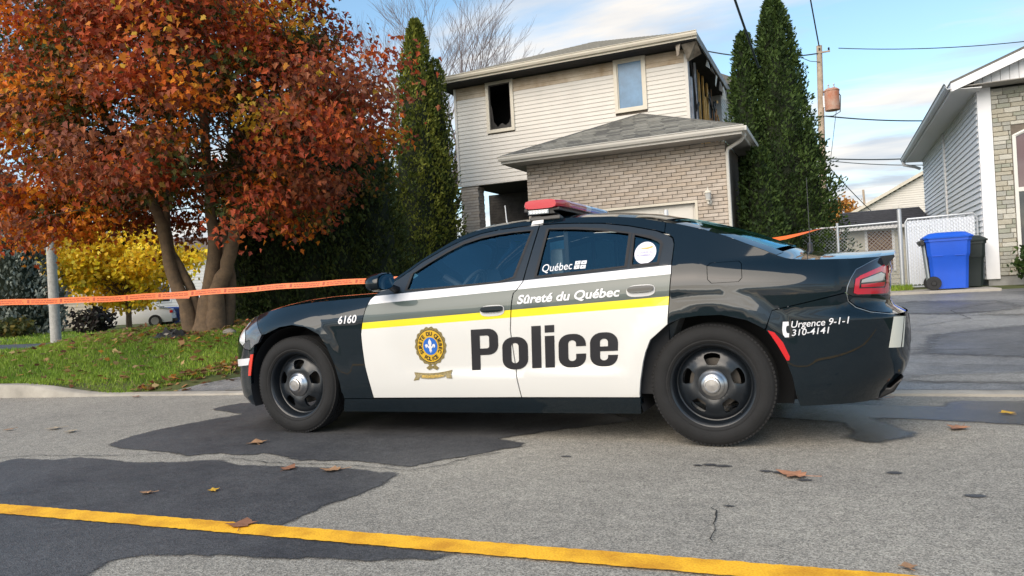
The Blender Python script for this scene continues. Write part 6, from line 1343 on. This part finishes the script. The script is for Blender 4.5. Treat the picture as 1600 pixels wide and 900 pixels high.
# ------------------------------------------------------------------ fallen leaves
g=np.random.default_rng(91); n=2300; X=np.concatenate([g.uniform(-14,-6.7,900),g.normal(-9.4,1.5,1100),np.zeros(300)]); Y=np.concatenate([g.uniform(5.7,11,900),g.normal(9.2,.7,1100),g.uniform(6.25,8.6,300)])
for i in range(2000,2300): X[i]=lawn_edge(Y[i])-.30+abs(g.normal(0,.22))-.16
ok=np.array([y>kerb_y(x)+.10 and x<lawn_edge(y)+.25 for x,y in zip(X,Y)]); X=X[ok];Y=Y[ok]; n=len(X); Z=np.array([ground(x,y) for x,y in zip(X,Y)])+g.uniform(.012,.055,n)*(X<np.array([lawn_edge(y) for y in Y])-.15)+.012
scatter('leaf_litter',np.stack([X,Y,Z],1),g.normal(size=(n,3))*[1,1,.2],np.tile([0,0,1.],(n,1))+g.normal(size=(n,3))*.35,g.uniform(.05,.11,n),LEAF,mLeaf,pick([(.36,.20,.09),(.25,.10,.05),(.45,.30,.14),(.15,.07,.045),(.55,.26,.05)],[3,3,2,2,1],n))
def fallen(x,y,size,col,rot,label,seed,z=None,curl=.3):
    r=random.Random(seed); z=(0.009 if z is None else z); L=[(a*size,b*size) for a,b in LEAF]; c=(0,.42*size)
    V=[(*c,.004)]+[(a,b,.002+curl*size*abs(math.hypot(a-c[0],b-c[1])/size)**2*r.uniform(.1,1.0)) for a,b in L]; m=len(L)
    V=V+[(a,b,h+.0012) for a,b,h in V]; F=[(0,(i+1)%m+1,i+1) for i in range(m)]+[(m+1,m+2+i,m+2+(i+1)%m) for i in range(m)]
    ro=Matrix.Rotation(rot,3,'Z'); b=MB().add([tuple(ro@Vector(v)+Vector((x,y,z))) for v in V],F); b.tube([tuple(ro@Vector((0,0,.003))+Vector((x,y,z))),tuple(ro@Vector((.1*size,-.5*size,.008))+Vector((x,y,z)))],.0016,4)
    tag(b.build('fallen_leaf',M('leaf_'+seed,col,.7,var=.3,scale=25)),label,'leaf','fallen leaves on the road')
TAN=(.36,.20,.10); BR=(.26,.115,.06); YL=(.62,.36,.03)
for i,(x,y,s,c,ro,lab) in enumerate([(-3.77,4.06,.14,TAN,.8,'tan maple leaf on the dark patch near the front wheel'),(-2.68,3.54,.12,TAN,2.0,'curled tan leaf on the right edge of the near dark patch'),(-.19,3.87,.15,(.42,.20,.11),1.2,'large pinkish tan leaf on light asphalt right of the rear wheel'),(.98,5.69,.10,YL,.3,'bright yellow leaf in the wet gutter at the right'),(.65,5.23,.13,(.40,.19,.10),2.6,'brown curled leaf just below the wet gutter at the right'),(-2.47,2.52,.14,BR,.5,'brown leaf lying on the yellow line'),(-3.43,2.89,.07,TAN,1.9,'small brown leaf above the yellow line at the left'),(-3.09,2.99,.06,YL,.9,'tiny yellow leaf in the middle of the dark patch'),(-6.22,4.35,.12,(.45,.36,.24),2.4,'pale dry leaf on the grey road at far left'),(-3.02,3.46,.11,BR,.1,'dark curled leaf beside the tan leaf on the dark patch'),(.28,6.31,.14,(.46,.25,.16),1.5,'pinkish leaf by the kerb behind the rear bumper'),(-6.68,4.24,.08,TAN,2.9,'small tan scrap of leaf at the left edge of the road'),(-7.3,5.99,.10,BR,.4,'brown leaf against the kerb below the lawn'),(.17,2.74,.06,TAN,.2,'tiny tan leaf at the lower right of the road'),(-5.9,4.2,.10,(.45,.36,.24),.7,'pale torn leaf right of the dry leaf at far left')]):
    fallen(x,y,s,c,ro,lab,'%02d'%i,curl=.35)
# stones and a dark cloth at the foot of the maple
for i,(x,y,s,lab) in enumerate(((-8.55,8.75,.11,'pale rounded stone right of the maple trunk'),(-8.2,8.95,.13,'small stone beside the hedge right of the maple'),(-9.62,8.55,.10,'small white stone at the left foot of the maple'))):
    b=MB(); r=random.Random(i); nu,nv_=10,7
    V=[(x+s*math.sin(math.pi*j/(nv_-1))*math.cos(6.283*k/nu)*r.uniform(.85,1.12),y+s*.8*math.sin(math.pi*j/(nv_-1))*math.sin(6.283*k/nu)*r.uniform(.85,1.12),ground(x,y)+s*.25+s*.55*math.cos(math.pi*j/(nv_-1))*r.uniform(.9,1.1)) for j in range(nv_) for k in range(nu)]
    b.add(V,[(j*nu+k,j*nu+(k+1)%nu,(j+1)*nu+(k+1)%nu,(j+1)*nu+k) for j in range(nv_-1) for k in range(nu)]); tag(b.build('garden_stone',M('field_stone',(.24,.22,.19),.9,var=.25,scale=6),smooth=R(70)),lab,'stone','stones round the maple')
b=MB(); r=random.Random(9); nx_,ny_=16,9
V=[(-9.95+.045*i+.03*math.sin(j*1.7),8.42+.045*j+.04*math.sin(i*.8),ground(-9.95+.045*i,8.42+.045*j)+.03+.13*abs(math.sin(i*.9+j*1.3))*r.uniform(.5,1.2)*math.sin(math.pi*i/(nx_-1))*math.sin(math.pi*j/(ny_-1))) for j in range(ny_) for i in range(nx_)]
b.add(V,[(j*nx_+i,j*nx_+i+1,(j+1)*nx_+i+1,(j+1)*nx_+i) for j in range(ny_-1) for i in range(nx_-1)]); tag(b.build('ground_cloth',M('black_cloth',(.014,.016,.018),.6),smooth=R(60)),'crumpled black cloth on the grass left of the maple trunk','cloth')
